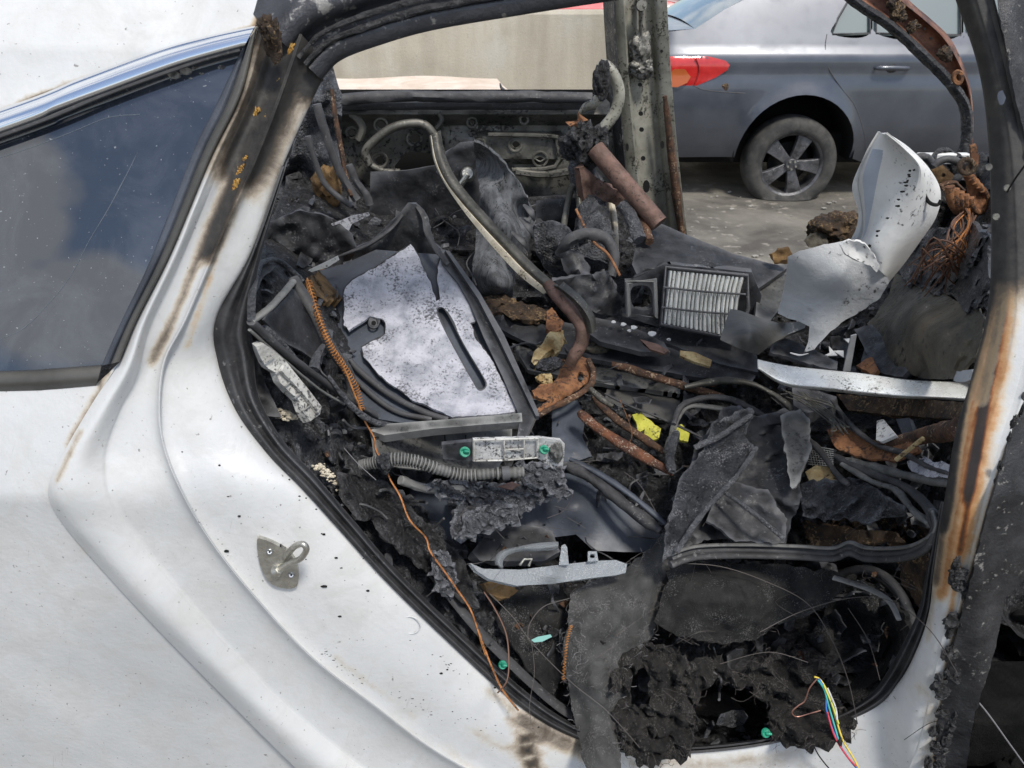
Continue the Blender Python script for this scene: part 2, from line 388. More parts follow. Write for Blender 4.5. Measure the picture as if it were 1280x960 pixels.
M['charsh'] = gm('molten_plastic_crust', (.02, .021, .024), (.06, .063, .07), 30, (.22, .6), 0, .005, 90, spk=(.25, .25, .26), spk_amt=.62, spk_s=320, vor=150, edge=True)
M['charbrown'] = gm('burnt_foam', (.02, .014, .01), (.09, .055, .03), 30, (.5, .9), 0, .004, 90, spk=(.3, .2, .1), spk_amt=.6, spk_s=180, c3=(.22, .15, .07))
M['felt'] = gm('grey_felt', (.065, .065, .063), (.12, .12, .118), 30, (.85, 1), 0, .002, 420, spk=(.2, .195, .19), spk_amt=.6, spk_s=300)
M['carpet'] = gm('sooty_carpet', (.01, .01, .011), (.04, .039, .037), 22, (.75, 1), 0, .003, 300, spk=(.18, .175, .17), spk_amt=.62, spk_s=380, c3=(.08, .075, .065))
M['slag'] = gm('grey_molten_slag', (.035, .037, .042), (.13, .135, .15), 60, (.4, .8), 0, .004, 140, spk=(.3, .31, .33), spk_amt=.6, spk_s=320, vor=220, edge=True)
M['denim'] = gm('sound_deadening_mat', (.09, .094, .1), (.2, .21, .225), 60, (.85, 1), 0, .002, 400, spk=(.02, .02, .02), spk_amt=.6, spk_s=300, stretch=(1, 1, .25))
M['rust'] = gm('heavy_rust', (.045, .028, .02), (.15, .075, .04), 45, (.6, .95), .1, .002, 160, spk=(.42, .3, .2), spk_amt=.63, spk_s=190, c3=(.12, .06, .045))
M['rustor'] = gm('orange_rust', (.15, .065, .03), (.34, .155, .065), 40, (.7, .95), 0, .0015, 150, spk=(.05, .03, .022), spk_amt=.58, spk_s=150, c3=(.3, .14, .06))
M['rustpink'] = gm('rusted_tube', (.1, .06, .045), (.2, .12, .095), 30, (.5, .8), .2, .0008, 120, spk=(.04, .03, .025), spk_amt=.64, spk_s=120)
M['rustpipe'] = gm('flaking_rusty_pipe', (.08, .035, .022), (.23, .09, .042), 30, (.45, .8), .2, .002, 130, spk=(.5, .42, .33), spk_amt=.61, spk_s=240)
M['stripmetal'] = gm('smoked_strip_steel', (.05, .048, .04), (.12, .115, .1), 22, (.3, .55), .5, .0006, 90, spk=(.3, .28, .22), spk_amt=.66)
M['cream'] = gm('cream_enamel', (.5, .44, .33), (.68, .62, .5), 30, (.4, .6), 0, .0004, 90, spk=(.1, .08, .06), spk_amt=.66)
M['ash'] = gm('white_ash', (.3, .31, .35), (.58, .58, .63), 20, (.7, .95), 0, .0016, 160, spk=(.07, .07, .076), spk_amt=.55, spk_s=210, lo=.36, hi=.58, sw=.16)
M['foam'] = gm('scorched_yellow_foam', (.34, .22, .09), (.62, .5, .27), 28, (.7, .9), 0, .002, 90, spk=(.08, .05, .03), spk_amt=.64, spk_s=110)
M['brownfoam'] = gm('brown_fibre', (.12, .07, .03), (.28, .17, .07), 30, (.8, 1), 0, .003, 120, stretch=(1, 1, .3))
M['copper'] = gm('burnt_copper', (.3, .12, .04), (.55, .24, .09), 60, (.35, .6), .5, .0004, 200, spk=(.05, .03, .02), spk_amt=.6)
M['copperor'] = gm('orange_burnt_spring', (.3, .12, .03), (.52, .23, .07), 60, (.5, .7), .2, .0004, 200, spk=(.12, .05, .02), spk_amt=.62)
M['hair'] = plain('singed_thread', (.08, .07, .065), .6)
M['hairbrown'] = plain('brown_wire', (.14, .075, .05), .5, .3)
M['fuzz'] = plain('pale_lint', (.24, .23, .235), .8)
M['matted'] = gm('matted_burnt_lining', (.008, .008, .008), (.04, .036, .032), 30, (.6, 1), 0, .005, 110, spk=(.14, .13, .12), spk_amt=.6, spk_s=260, c3=(.06, .052, .04), stretch=(1.6, 1, .55))
M['green'] = gm('green_plastic', (.01, .2, .12), (.03, .36, .22), 40, (.3, .5), 0, .0004, 90)
M['yellow'] = gm('lime_plastic', (.35, .34, .03), (.5, .48, .06), 40, (.5, .7), 0, .0008, 90, spk=(.05, .04, .02), spk_amt=.62)
M['whitepl'] = gm('smoky_white_plastic', (.4, .39, .36), (.68, .67, .63), 25, (.5, .7), 0, .0012, 90, spk=(.06, .06, .06), spk_amt=.6, spk_s=150)
M['bracket'] = gm('ashy_bracket_plastic', (.36, .36, .36), (.62, .62, .61), 40, (.5, .8), 0, .001, 120, spk=(.05, .05, .05), spk_amt=.56, spk_s=210)
M['paper'] = gm('filter_paper', (.55, .56, .54), (.74, .75, .73), 20, (.8, .95), 0, .0004, 200, spk=(.2, .2, .2), spk_amt=.64, spk_s=160)
M['bumper'] = gm('silver_white_bumper', (.55, .55, .54), (.74, .74, .72), 6, (.4, .6), 0, .0005, 50, spk=(.06, .06, .06), spk_amt=.66, spk_s=110)
M['bumpin'] = gm('bumper_inner_face', (.38, .39, .395), (.52, .53, .54), 8, (.28, .45), 0, .0008, 60, spk=(.06, .06, .06), spk_amt=.66, spk_s=80, c3=(.2, .2, .21))
M['chrome'] = plain('chrome', (.82, .84, .87), .12, 1)
M['chromed'] = gm('dirty_chrome', (.7, .7, .66), (.88, .9, .88), 18, (.15, .4), .35, .0004, 60, spk=(.12, .11, .09), spk_amt=.66)
M['steel'] = gm('zinc_plated_steel', (.42, .41, .37), (.6, .59, .54), 50, (.25, .45), .9, .0003, 150)
M['brownsheet'] = gm('scorched_brown_sheet', (.05, .045, .035), (.13, .115, .085), 9, (.5, .8), .1, .002, 40, spk=(.02, .02, .02), spk_amt=.62, spk_s=70, c3=(.17, .12, .07))
M['sootshade'] = gm('soot_with_painted_shade', (.003, .003, .003), (.012, .011, .01), 20, (.8, 1), 0, .004, 80, spec=.2)  # sooty black taken darker so the colour carries deep shade
M['black'] = plain('soot_and_shade_black', (.006, .006, .006), .95)  # soot on the specks; also paints the shade in holes and recesses

# ------------------------------------------------ setting: lot, barrier
g = gm('lot_concrete', (.1, .092, .08), (.22, .205, .175), 2.2, (.45, .85), 0, .004, 14, spk=(.34, .31, .27), spk_amt=.64, spk_s=14, c3=(.26, .24, .2))
V = []; F = []; nx = 60
xs = [-300, -60, -20, -8]+[-6+i*.2 for i in range(61)]+[9, 20, 60, 300]; ys = [-60, -10, 0]+[1+i*.2 for i in range(50)]+[13, 20, 50, 300]
for y in ys:
    for x in xs: V.append((x, y, .012*fract((x, y, 0), .9, 4) if abs(x) < 8 and 0 < y < 12 else 0))
for j in range(len(ys)-1):
    for i in range(len(xs)-1): a = j*len(xs)+i; F.append((a, a+1, a+1+len(xs), a+len(xs)))
tag(obj('ground', (V, F), g), kind='structure'); bpy.data.objects['ground'].location = bpy.data.objects['ground'].location
m, nt, b, pos = base('weathered_concrete')
mpn = nt.nodes.new('ShaderNodeMapping'); mpn.inputs['Scale'].default_value = (6, 1, .7); nt.links.new(pos, mpn.inputs[0])
c = ramp(nt, nz(nt, mpn.outputs[0], .8, 6), [(.35, (.4, .36, .285)), (.6, (.5, .46, .37)), (.75, (.56, .53, .45))])
c = mix(nt, ramp(nt, nz(nt, pos, 55, 5), [(.62, 0), (.72, .5)]), c, (.25, .23, .18)); c = mix(nt, ramp(nt, nz(nt, pos, 1.6, 7, .65), [(.5, 0), (.68, .4)]), c, (.3, .27, .21))
c = mix(nt, math_(nt, 'MULTIPLY', ramp(nt, nz(nt, pos, 2.5, 8, .7), [(.5, 0), (.7, 1)]), .3), c, (.56, .55, .52))
nt.links.new(c, b.inputs['Base Color']); b.inputs['Roughness'].default_value = .9; bump(nt, b, nz(nt, pos, 60, 8, .7), .004); M['conc'] = m
prof = [(7.75, 0), (7.78, .1), (7.95, .32), (8.03, 1.0), (8.06, 1.035), (8.2, 1.035), (8.23, 1.0), (8.3, .3), (8.45, 0)]
segx = [-13, -3.32, -3.3, 1.18, 1.2, 7.2, 7.22, 13]
for k in range(4):
    V = []; F = []; x0, x1 = segx[2*k], segx[2*k+1]; st = [x0+(x1-x0)*i/12 for i in range(13)]
    for x in st: V += [(x, p[0], p[1]) for p in prof]
    n = len(prof)
    for i in range(12):
        for j in range(n-1): a = i*n+j; F.append((a, a+n, a+n+1, a+1))
    F += [tuple(range(n)), tuple(12*n+j for j in reversed(range(n)))]
    o = obj('concrete_barrier', (V, F), M['conc'], bevel=.012, auto=30)
    lab = ['farthest left length of the pale concrete barrier behind the cars', 'pale concrete barrier length seen through the left half of the rear doorway',
           'pale concrete barrier length directly behind the cardboard box and the grey sedan boot', 'pale concrete barrier length beyond the grey sedan front end'][k]
    tag(o, lab, 'concrete barrier', 'concrete barriers along the lot edge')

# pale cardboard box in front of the barrier
cb = gm('pale_cardboard', (.62, .5, .4), (.75, .66, .56), 5, (.8, .95), 0, .001, 30)
bx = empty('cardboard_box', (-1.35, 7.1, 0)); tag(bx, 'pale flat cardboard box lying in front of the concrete barrier', 'box')
zt = .5
c4 = [(-2.0, 6.85), (-.02, 6.75), (-.13, 7.45), (-1.95, 7.45)]
V = [(x, y, 0) for x, y in c4]+[(x, y, zt) for x, y in c4]
obj('carton', (V, [(0, 1, 5, 4), (1, 2, 6, 5), (2, 3, 7, 6), (3, 0, 4, 7)]), cb, bx, smooth=False)
V, F = [], []
for j in range(7):
    for i in range(25):
        u = i/24; v = j/6; a = Vector((-2.0, 6.85)).lerp(Vector((-.02, 6.75)), u); c_ = Vector((-1.95, 7.45)).lerp(Vector((-.13, 7.45)), u); q = a.lerp(c_, v)
        V.append(Vector((q.x, q.y, zt+.012+.012*math.sin(u*9+v*2)+.02*v*v)))
for j in range(6):
    for i in range(24): a = j*25+i; F.append((a, a+1, a+26, a+25))
obj('lid', thick((V, F), .006), cb, bx)
tag(obj('rubber_strip', tube3([P(640, 120, 6.2), P(633, 116, 6.25), P(627, 110, 6.3), P(625, 104, 6.3)], [.012, .014, .004]), M['rubber']), 'short curled black strip sticking up beyond the far window sill', 'rubber strip')

# ------------------------------------------------ cars in the lot
def car_paint(name, c, metal):
    m, nt, b, pos = base(name)
    cc = mix(nt, ramp(nt, nz(nt, pos, 3, 6, .6), [(.4, 0), (.7, .35)]), c, tuple(min(1, v*1.5+.05) for v in c)); nt.links.new(cc, b.inputs['Base Color'])
    b.inputs['Metallic'].default_value = metal; nt.links.new(ramp(nt, nz(nt, pos, 6, 5), [(.4, .28), (.65, .42)]), b.inputs['Roughness'])
    b.inputs['Coat Weight'].default_value = .8; b.inputs['Coat Roughness'].default_value = .09; return m
carglass = plain('car_window_glass', (.16, .2, .2), .06, 0, Specular_IOR_Level=.9, Coat_Weight=.6)
tyrem = gm('dusty_tyre', (.035, .035, .034), (.08, .077, .07), 12, (.75, .95), 0, .001, 60)
rimm = gm('dark_alloy', (.07, .07, .073), (.19, .19, .2), 14, (.35, .6), .7, .0004, 60, spk=(.5, .5, .5), spk_amt=.68)
headm = plain('headlamp_glass', (.6, .63, .66), .08)
def build_car(name, label, x0, y0, flip, paint, zs=1.0, sc=1.0):
    """sedan lying along +x with its tail at x0, near side at y0"""
    yc = y0+.875; root = empty(name, (x0+2.25, yc, 0)); tag(root, label, 'car')
    X = lambda u: (x0+u) if not flip else (x0+4.5-u)
    def rnd(u): 
        a = max(0, (.24-u)/.24); c = max(0, (u-4.2)/.3); return .2*(1-math.sqrt(max(0, 1-min(1, a)**2)))+.26*(1-math.sqrt(max(0, 1-min(1, c)**2)))
    def ys_(u, z):
        y = .055*max(0, (.5-z)/.3)**2+.3*(min(z, .95)-.66)**2+rnd(u)
        y += .012*math.exp(-((z-.80)/.05)**2)
        for wx in (1.08, 3.68):
            d = math.hypot(u-wx, z-.3); y -= .028*math.exp(-((d-.36)/.06)**2)
        if z > .9: y += .52*(z-.9)**1.25*1.0+.05*(1-math.exp(-(z-.9)/.17))
        return y
    def fn(side):
        def f(a, b_): 
            u, z = a/100, b_/100; y = ys_(u, z); return Vector((X(u), y0+y if side == 0 else 2*yc-y0-y, z*zs))
        return f
    arch = lambda wx: [(wx*100+38.5*math.cos(t), 30+38.5*math.sin(t)) for t in [math.pi+.06-i*(math.pi+.12)/22 for i in range(23)]]
    outl = [(6, 27), (1, 42), (0, 60), (0, 78), (3, 95), (8, 103.5), (36, 106), (55, 117), (80, 128), (105, 137), (140, 143.5), (190, 146.5), (230, 145), (262, 138), (300, 122), (335, 106), (380, 100), (420, 92), (441, 82), (449, 66), (450, 45), (443, 27)]
    outl += [(q[0], q[1]) for q in reversed(arch(3.68))]+[(320, 24), (156, 24)]+[(q[0], q[1]) for q in reversed(arch(1.08))]
    holes = [[(122.5, 103), (126, 112), (134, 124), (143, 131), (146, 131), (146, 103.5)], [(150, 103.5), (150, 132), (160, 136), (200, 139), (203, 138), (203, 102.5)],
             [(208, 102.5), (208, 138.5), (235, 136), (262, 124), (287, 104), (285, 101)]]
    for side in (0, 1):
        for k in range(1 if side == 0 else 1):
            global CP
            g_ = sheet(outl, th=.004, step=3.2, holes=holes, fn=fn(side)); obj('side_panel', g_, paint, root)
    # glass behind the openings
    for side in (0, 1):
        for h in holes:
            cx = sum(p[0] for p in h)/len(h); cy = sum(p[1] for p in h)/len(h)
            hh = [(cx+(p[0]-cx)*1.06, cy+(p[1]-cy)*1.06) for p in h]; f0 = fn(side)
            o = obj('window', sheet(hh, th=.003, step=8, fn=lambda a, b_, f0=f0, s=side: f0(a, b_)+Vector((0, .018 if s == 0 else -.018, 0))), carglass, root)
            obj('seal', tube3([f0(*p)+Vector((0, .002 if side == 0 else -.002, 0)) for p in h], .008, seg=6, k=1, closed=True), M['rubber'], o)
    # seams between panels
    sm = M['rubber']
    for side in (0,):
        f0 = fn(0)
        s1 = [(119, 103), (118, 95), (121, 84), (131, 72), (141, 62), (150, 47), (156, 34), (158, 25)]
        s2 = [(205, 102), (206, 70), (205, 25)]; s3 = [(289, 102), (291, 70), (286, 25)]
        s4 = [(30, 79), (38, 73), (48, 70.5), (70, 69)]; s5 = [(1, 80), (12, 78), (30, 79)]
        for s_ in (s1, s2, s3, s4): obj('panel_seam', tube3([f0(*p)+Vector((0, .0005, 0)) for p in s_], .0028, seg=6, k=5), sm, root)
        for dx in (152, 225):
            hd = obj('door_handle', tube3([f0(dx-2, 84)+Vector((0, -.005, 0)), f0(dx, 84.3)+Vector((0, -.03, 0)), f0(dx+8, 84.4)+Vector((0, -.034, 0)), f0(dx+17, 84.2)+Vector((0, -.03, 0)), f0(dx+19, 84)+Vector((0, -.005, 0))], [.008, .014, .016, .014, .008], seg=10), paint, root)
            obj('handle_recess', lump3(f0(dx+9, 84)+Vector((0, .012, 0)), (.05, .018, .036), amp=0, sub=3), M['rubber'], hd)
        tl = gm('red_lamp_lens', (.5, .02, .018), (.62, .03, .025), 20, (.1, .2), 0, .0002, 40, coat=1)
        if not flip or True:
            lamp = None; lamp = obj('tail_lamp', sheet([(0, 71), (0, 87), (6, 90.5), (16, 92), (32, 91.8), (46, 90.5), (55, 88.5), (58, 86), (57, 83), (50, 78.5), (38, 73.5), (24, 70), (10, 69.5)], th=.02, step=2.5, fn=lambda a, b_: f0(a, b_)+Vector((0, -.012+.014*(abs(b_-82)/9)**2, 0))), tl, root)
            obj('lamp_cell', sheet([(20, 73), (19, 79), (23, 83.5), (30, 83.5), (34, 79), (32, 75.5), (26, 73)], th=.004, step=2.5, fn=lambda a, b_: f0(a, b_)+Vector((0, -.018, 0))), plain('amber_lens', (.45, .11, .03), .15), lamp)
            obj('lamp_cell', sheet([(13, 73), (12, 80), (15, 84), (18, 82), (18.5, 76), (16, 72.5)], th=.004, step=2.5, fn=lambda a, b_: f0(a, b_)+Vector((0, -.018, 0))), plain('clear_lens', (.75, .72, .72), .1), lamp)
            obj('lamp_cell', tube3([f0(36, 90)+Vector((0, -.015, 0)), f0(39, 83)+Vector((0, -.017, 0)), f0(37, 75)+Vector((0, -.014, 0))], .004), plain('dark_red', (.25, .01, .01), .2), lamp)
        hl = obj('headlamp', sheet([(415, 78), (420, 86), (436, 82), (447, 72), (446, 66), (432, 68)], th=.02, step=3, fn=lambda a, b_: f0(a, b_)+Vector((0, -.008, 0))), headm, root)
        obj('grime_patch', lump3(f0(57, 73)+Vector((0, .0, 0)), (.022, .004, .018), amp=.5, sub=3), M['charbrown'], root)
    # top surfaces
    def top(nm, us, zc, mt, crown=.03, dz=0):
        rows = []
        for u, z in zip(us, zc):
            y = ys_(u, z); rows.append([Vector((X(u), y0+y+(2*(yc-y0-y))*k/8, (z+crown*(1-((k-4)/4)**2)+dz)*zs)) for k in range(9)])
        return obj(nm, thick(loft(rows, 2, 4), .004), mt, root)
    top('boot_lid', [.0, .03, .08, .36], [.9, .97, 1.035, 1.06], paint, .02)
    top('rear_window', [.36, .55, .8, 1.05, 1.2], [1.06, 1.17, 1.28, 1.37, 1.40], carglass, .03)
    top('roof', [1.2, 1.4, 1.9, 2.3, 2.6], [1.40, 1.435, 1.465, 1.45, 1.385], paint, .03)
    top('windscreen', [2.62, 3.0, 3.35], [1.375, 1.22, 1.06], carglass, .03)
    top('bonnet', [3.36, 3.8, 4.2, 4.41, 4.49], [1.055, 1.0, .92, .82, .66], paint, .02)
    def fascia(nm, u, sg):
        rows = []
        for z in (.27, .42, .6, .78, .9 if sg < 0 else .7):
            r_ = []
            for k in range(11):
                t = (k-5)/5; r_.append(Vector((X(u+sg*(.05 if z < .75 else .0)*(1-t*t)+(-sg)*(.02 if z < .4 else 0)), yc+t*(.875-ys_(u if sg > 0 else 0, .6)), z*zs)))
            rows.append(r_)
        return obj(nm, loft(rows, 3, 3), paint, root)
    fascia('rear_bumper', 0.0, -1); fascia('front_bumper', 4.5, 1)
    obj('underbody', box3((X(2.25), yc, .3), (2.05, 0, 0), (0, .62, 0), (0, 0, .1)), M['black'], root, smooth=False)
    # wheels
    for wx in (1.08, 3.68):
        for side in (0, 1):
            sg = -1 if side == 0 else 1; yw = y0+.03 if side == 0 else 2*yc-y0-.03; c = Vector((X(wx), yw, .305)); flat = wx == 1.08 and side == 0
            wh = empty('wheel', c-Vector(root.location), root); wh.location = c-Vector(root.location)
            pr = [(.205, .0), (.215, -.012), (.235, -.018), (.265, -.016), (.288, -.004), (.303, .02), (.306, .06), (.306, .14), (.30, .18), (.27, .2)]
            V = []; F = []; n = 64
            for i in range(n):
                a = 2*math.pi*i/n
                for r_, d in pr:
                    p = Vector((math.cos(a)*r_, d, math.sin(a)*r_))
                    if flat and p.z < -.225: 
                        k = (-.225-p.z); p.z = -.225-.06*k; p.y -= .7*k; p.x *= 1+k*2.6
                    V.append(c+Vector((p.x, p.y*(-sg), p.z-(.0 if not flat else 0.074))))
            k = len(pr)
            for i in range(n):
                for j in range(k-1): F.append((i*k+j, i*k+j+1, ((i+1) % n)*k+j+1, ((i+1) % n)*k+j))
            if side == 0: pass
            off = Vector((0, 0, -0.074)) if flat else Vector((0, 0, 0)); c2 = c+off
            obj('tyre', (V, F), tyrem, wh)
            rim = []; 
            V = []; F = []; pr2 = [(.206, -.002), (.2, .004), (.192, .012), (.186, .05), (.18, .12)]
            for i in range(48):
                a = 2*math.pi*i/48
                for r_, d in pr2: V.append(c2+Vector((math.cos(a)*r_, d*(-sg), math.sin(a)*r_)))
            for i in range(48):
                for j in range(4): F.append((i*5+j, i*5+j+1, ((i+1) % 48)*5+j+1, ((i+1) % 48)*5+j))
            rim.append((V, F))
            for s in range(5):
                a = R(90+72*s+(14 if flat else 0)+180); d = Vector((math.cos(a), 0, math.sin(a))); t = Vector((-d.z, 0, d.x)); Y_ = Vector((0, -sg, 0))
                V = []
                for rr_, hw, dep in ((.03, .026, .022), (.09, .033, .012), (.15, .043, .012), (.195, .054, .018)):
                    for q in (-1, 1): 
                        V.append(c2+d*rr_+t*hw*q+Y_*dep); V.append(c2+d*rr_+t*hw*q*1.1+Y_*(dep+.03))
                F = []
                for i in range(3):
                    b0 = i*4; F += [(b0, b0+2, b0+6, b0+4), (b0+1, b0+5, b0+7, b0+3), (b0, b0+4, b0+5, b0+1), (b0+2, b0+3, b0+7, b0+6)]
                rim.append((V, F))
            rim.append(cyl3(c2+Vector((0, -sg*.045, 0)), (0, sg, 0), .048, .045, 24, .038)); 
            obj('rim', merge(*rim), rimm, wh, auto=35, bevel=.003)
            obj('brake_disc', cyl3(c2+Vector((0, -sg*.11, 0)), (0, sg, 0), .135, .015, 32), M['black'], wh)
            for s in range(5):
                a = R(90+72*s+36); obj('wheel_nut', cyl3(c2+Vector((math.cos(a)*.027, -sg*.0, math.sin(a)*.027)), (0, sg, 0), .007, .012, 8), M['steel'], wh) if flat else None
            # inner arch liner
        for side in (0,):
            c = Vector((X(wx), y0, .3)); V = []; F = []
            for i in range(25):
                a = math.pi*(i/24)*1.08-.12
                for d in (.03, .45): V.append(c+Vector((math.cos(a)*.4, d, math.sin(a)*.4)))
            F = [(2*i, 2*i+1, 2*i+3, 2*i+2) for i in range(24)]; nb = len(V); V.append(c+Vector((0, .45, 0))); F += [(2*i+1, 2*i+3, nb) for i in range(24)]
            obj('arch_liner', (V, F), M['black'], root)
    return root
greyp = car_paint('grey_metallic_paint', (.072, .08, .098), .35)
redp = car_paint('red_car_paint', (.55, .02, .03), .0)
build_car('parked_sedan', 'grey four door sedan with a flat rear tyre parked beyond the burnt car', .79, 5.38, False, greyp)
build_car('parked_sedan', 'bright red sedan parked behind the pale concrete barrier', -1.95, 10.6, False, redp)
# stones and litter on the lot
gs = []
for i in range(260):
    x, y = random.uniform(.2, 4), random.uniform(2.9, 5.6); s = random.uniform(.004, .014)
    gs.append(lump3((x, y, s*.4), (s*random.uniform(.8, 2), s, s*.6), amp=.3, sub=1, seed=i))
tag(obj('grit', merge(*gs), gm('pale_grit', (.2, .19, .17), (.42, .4, .36), 3, (.8, .9)), smooth=False), 'pale grit scattered over the ground around the grey sedan', 'grit', kind='stuff')

# ------------------------------------------------ burnt car shell
car = empty('burnt_sedan', (0, 1.85, 0)); tag(car, 'burnt out white sedan shell seen from its open rear doorway', 'car')
def yb(py):
    if py < 470: return .975+(470-py)/470*.2
    return .975-0.074*min(1, (py-470)/150)
rails = [  # A (outer lip) B C D E F G (opening edge)
 [(325,20),(331,22),(342,26),(356,32),(376,42),(392,62),(404,98)],
 [(302,118),(306,118),(314,118),(328,118),(350,118),(366,116),(393,116)],
 [(262,201),(267,201),(277,202),(290,204),(316,205),(326,205),(352,207)],
 [(213,317),(218,317),(228,317),(250,317),(268,316),(286,315),(313,316)],
 [(172,400),(178,402),(188,403),(215,402),(232,400),(252,400),(270,398)],
 [(150,452),(158,458),(170,467),(190,452),(206,452),(238,454),(272,452)],
 [(118,500),(128,508),(148,512),(180,512),(200,510),(248,504),(294,512)],
 [(80,565),(91,570),(128,567),(184,562),(206,558),(272,560),(334,567)],
 [(60,612),(73,616),(131,620),(205,615),(227,612),(306,610),(378,612)],
 [(75,650),(91,652),(162,670),(240,676),(262,672),(348,665),(425,664)],
 [(130,715),(145,712),(216,735),(286,745),(313,738),(404,725),(482,727)],
 [(200,790),(215,786),(282,810),(352,822),(386,817),(474,800),(560,803)],
 [(285,876),(300,870),(355,885),(432,893),(466,880),(558,870),(645,880)],
 [(375,965),(390,958),(450,963),(520,960),(560,948),(648,932),(712,920)],
 [(480,1060),(492,1054),(560,1040),(625,1030),(688,1010),(758,982),(790,943)],
 [(600,1150),(615,1140),(750,1100),(790,1080),(820,1060),(850,1015),(870,942)],
 [(900,1200),(902,1185),(910,1130),(920,1100),(932,1060),(944,1005),(962,931)],
 [(1050,1180),(1050,1165),(1046,1120),(1044,1090),(1044,1050),(1044,990),(1042,908)],
 [(1120,1130),(1119,1115),(1112,1080),(1110,1050),(1106,1015),(1102,965),(1096,884)],
 [(1162,1000),(1160,992),(1154,975),(1149,960),(1143,942),(1134,908),(1126,854)],
 [(1180,880),(1178,877),(1174,870),(1170,863),(1165,852),(1157,835),(1148,810)],
]
for a, g_ in (((1197,800),(1162,765)),((1213,735),(1168,715)),((1238,640),(1181,628)),((1262,560),(1196,540)),((1284,495),(1216,470)),((1300,420),(1235,390)),((1300,330),(1240,310)),((1290,200),(1237,190)),((1268,100),(1225,92)),((1238,-20),(1196,2)),((1215,-80),(1168,-70))):
    rails.append([(a[0]+(g_[0]-a[0])*t, a[1]+(g_[1]-a[1])*t) for t in (0, .06, .2, .34, .5, .72, 1)])
offs = [.003, -.007, .011, .03, .017, .046, .07]
rows3 = []
for i, r_ in enumerate(rails):
    k = 1 if 5 <= i <= 19 else .75
    o2 = offs if i < 19 else [0, -.004, .002, .004, .008, .02, .05]
    o2 = list(o2)
    if 4 <= i <= 14: o2[2] = .013; o2[3] = .03; o2[4] = .017; o2[5] = .044
    def bt(j1, j2, t): return (r_[j1][0]*(1-t)+r_[j2][0]*t, r_[j1][1]*(1-t)+r_[j2][1]*t)
    rr2 = list(r_[:2])+[bt(1, 2, .45)]+[r_[2], bt(2, 3, .2), r_[3], bt(3, 4, .72), r_[4], bt(4, 5, .1)]+list(r_[5:])
    oo2 = [o2[0], o2[1], -.003]+[o2[2], o2[2]+.008, o2[3], o2[3]-.002, o2[4], o2[4]+.013]+o2[5:] if 3 <= i < 19 else [o2[0], o2[1], (o2[1]+o2[2])/2]+[o2[2], (o2[2]*.8+o2[3]*.2), o2[3], (o2[3]+o2[4])/2, o2[4], o2[4]*.9+o2[5]*.1]+o2[5:]
    row = [P(x, y, yb(y)+o*k) for (x, y), o in zip(rr2, oo2)]
    gx, gy = r_[-1]; row.append(P(gx, gy, yb(gy)+.07*k+.02) + Vector((0, 0, 0)))
    rows3.append(row)
# crisp: loft with small control across
jamb = obj('door_jamb', thick(loft(rows3, 4, 9), .002), M['paint'], car)
Bp = [[r_[j] for r_ in rails] for j in range(7)]
def midl(j1, j2, t, a, b_): return [(rails[i][j1][0]*(1-t)+rails[i][j2][0]*t, rails[i][j1][1]*(1-t)+rails[i][j2][1]*t) for i in range(a, b_)]
stain(jamb, 'soot', [(midl(3, 4, .55, 0, 3), 34, 1.1), (midl(3, 4, .5, 2, 4), 13, .95), (midl(3, 3, .5, 3, 6), 7, .5), ([(340, 30), (372, 62), (392, 95)], 34, 1.2),
  ([(393, 108), (385, 125)], 14, .5), ([(650, 900), (700, 925), (760, 945)], 14, .62), ([(610, 862), (650, 890)], 9, .34), ([(590, 912), (630, 935), (680, 960)], 9, .3), ([(420, 820), (520, 905), (590, 960)], 7, .24),
  ([(790, 950), (900, 955), (1000, 945)], 14, .35), ([(1065, 915), (1000, 950)], 16, .25), ([(1178, 660), (1186, 620), (1203, 500), (1234, 380), (1240, 300)], 8, .95), ([(1170, 730), (1178, 660)], 7, .6), ([(1160, 800), (1168, 730)], 6, .35), ([(1262, 300), (1258, 200), (1240, 95), (1210, -10)], 60, 1.25), ([(1250, 300), (1246, 400), (1226, 500)], 9, .5),
  ([(1262, 560), (1238, 640), (1213, 735), (1190, 820), (1178, 900)], 6, 1.0), ([(1150, 860), (1165, 880), (1158, 960)], 12, .3), ([(100, 540), (72, 600)], 5, .4), ([(655, 925), (668, 960)], 11, .85)])
stain(jamb, 'rust', [([(1258, 300), (1255, 350), (1250, 400), (1236, 470), (1221, 560), (1210, 620)], 8, 1.15), ([(1262, 300), (1252, 420), (1226, 560), (1200, 690)], 17, .5), ([(1212, 620), (1200, 690)], 6, .75), ([(1200, 690), (1188, 770)], 6, .42), ([(1246, 300), (1242, 370), (1228, 450), (1206, 560), (1190, 660), (1178, 740)], 12, .5), ([(1270, 340), (1264, 400), (1250, 480), (1232, 570)], 9, .34), ([(300, 200), (330, 110)], 8, .28), ([(268, 330), (235, 430)], 6, .3), ([(1180, 900), (1172, 950)], 8, .5)])
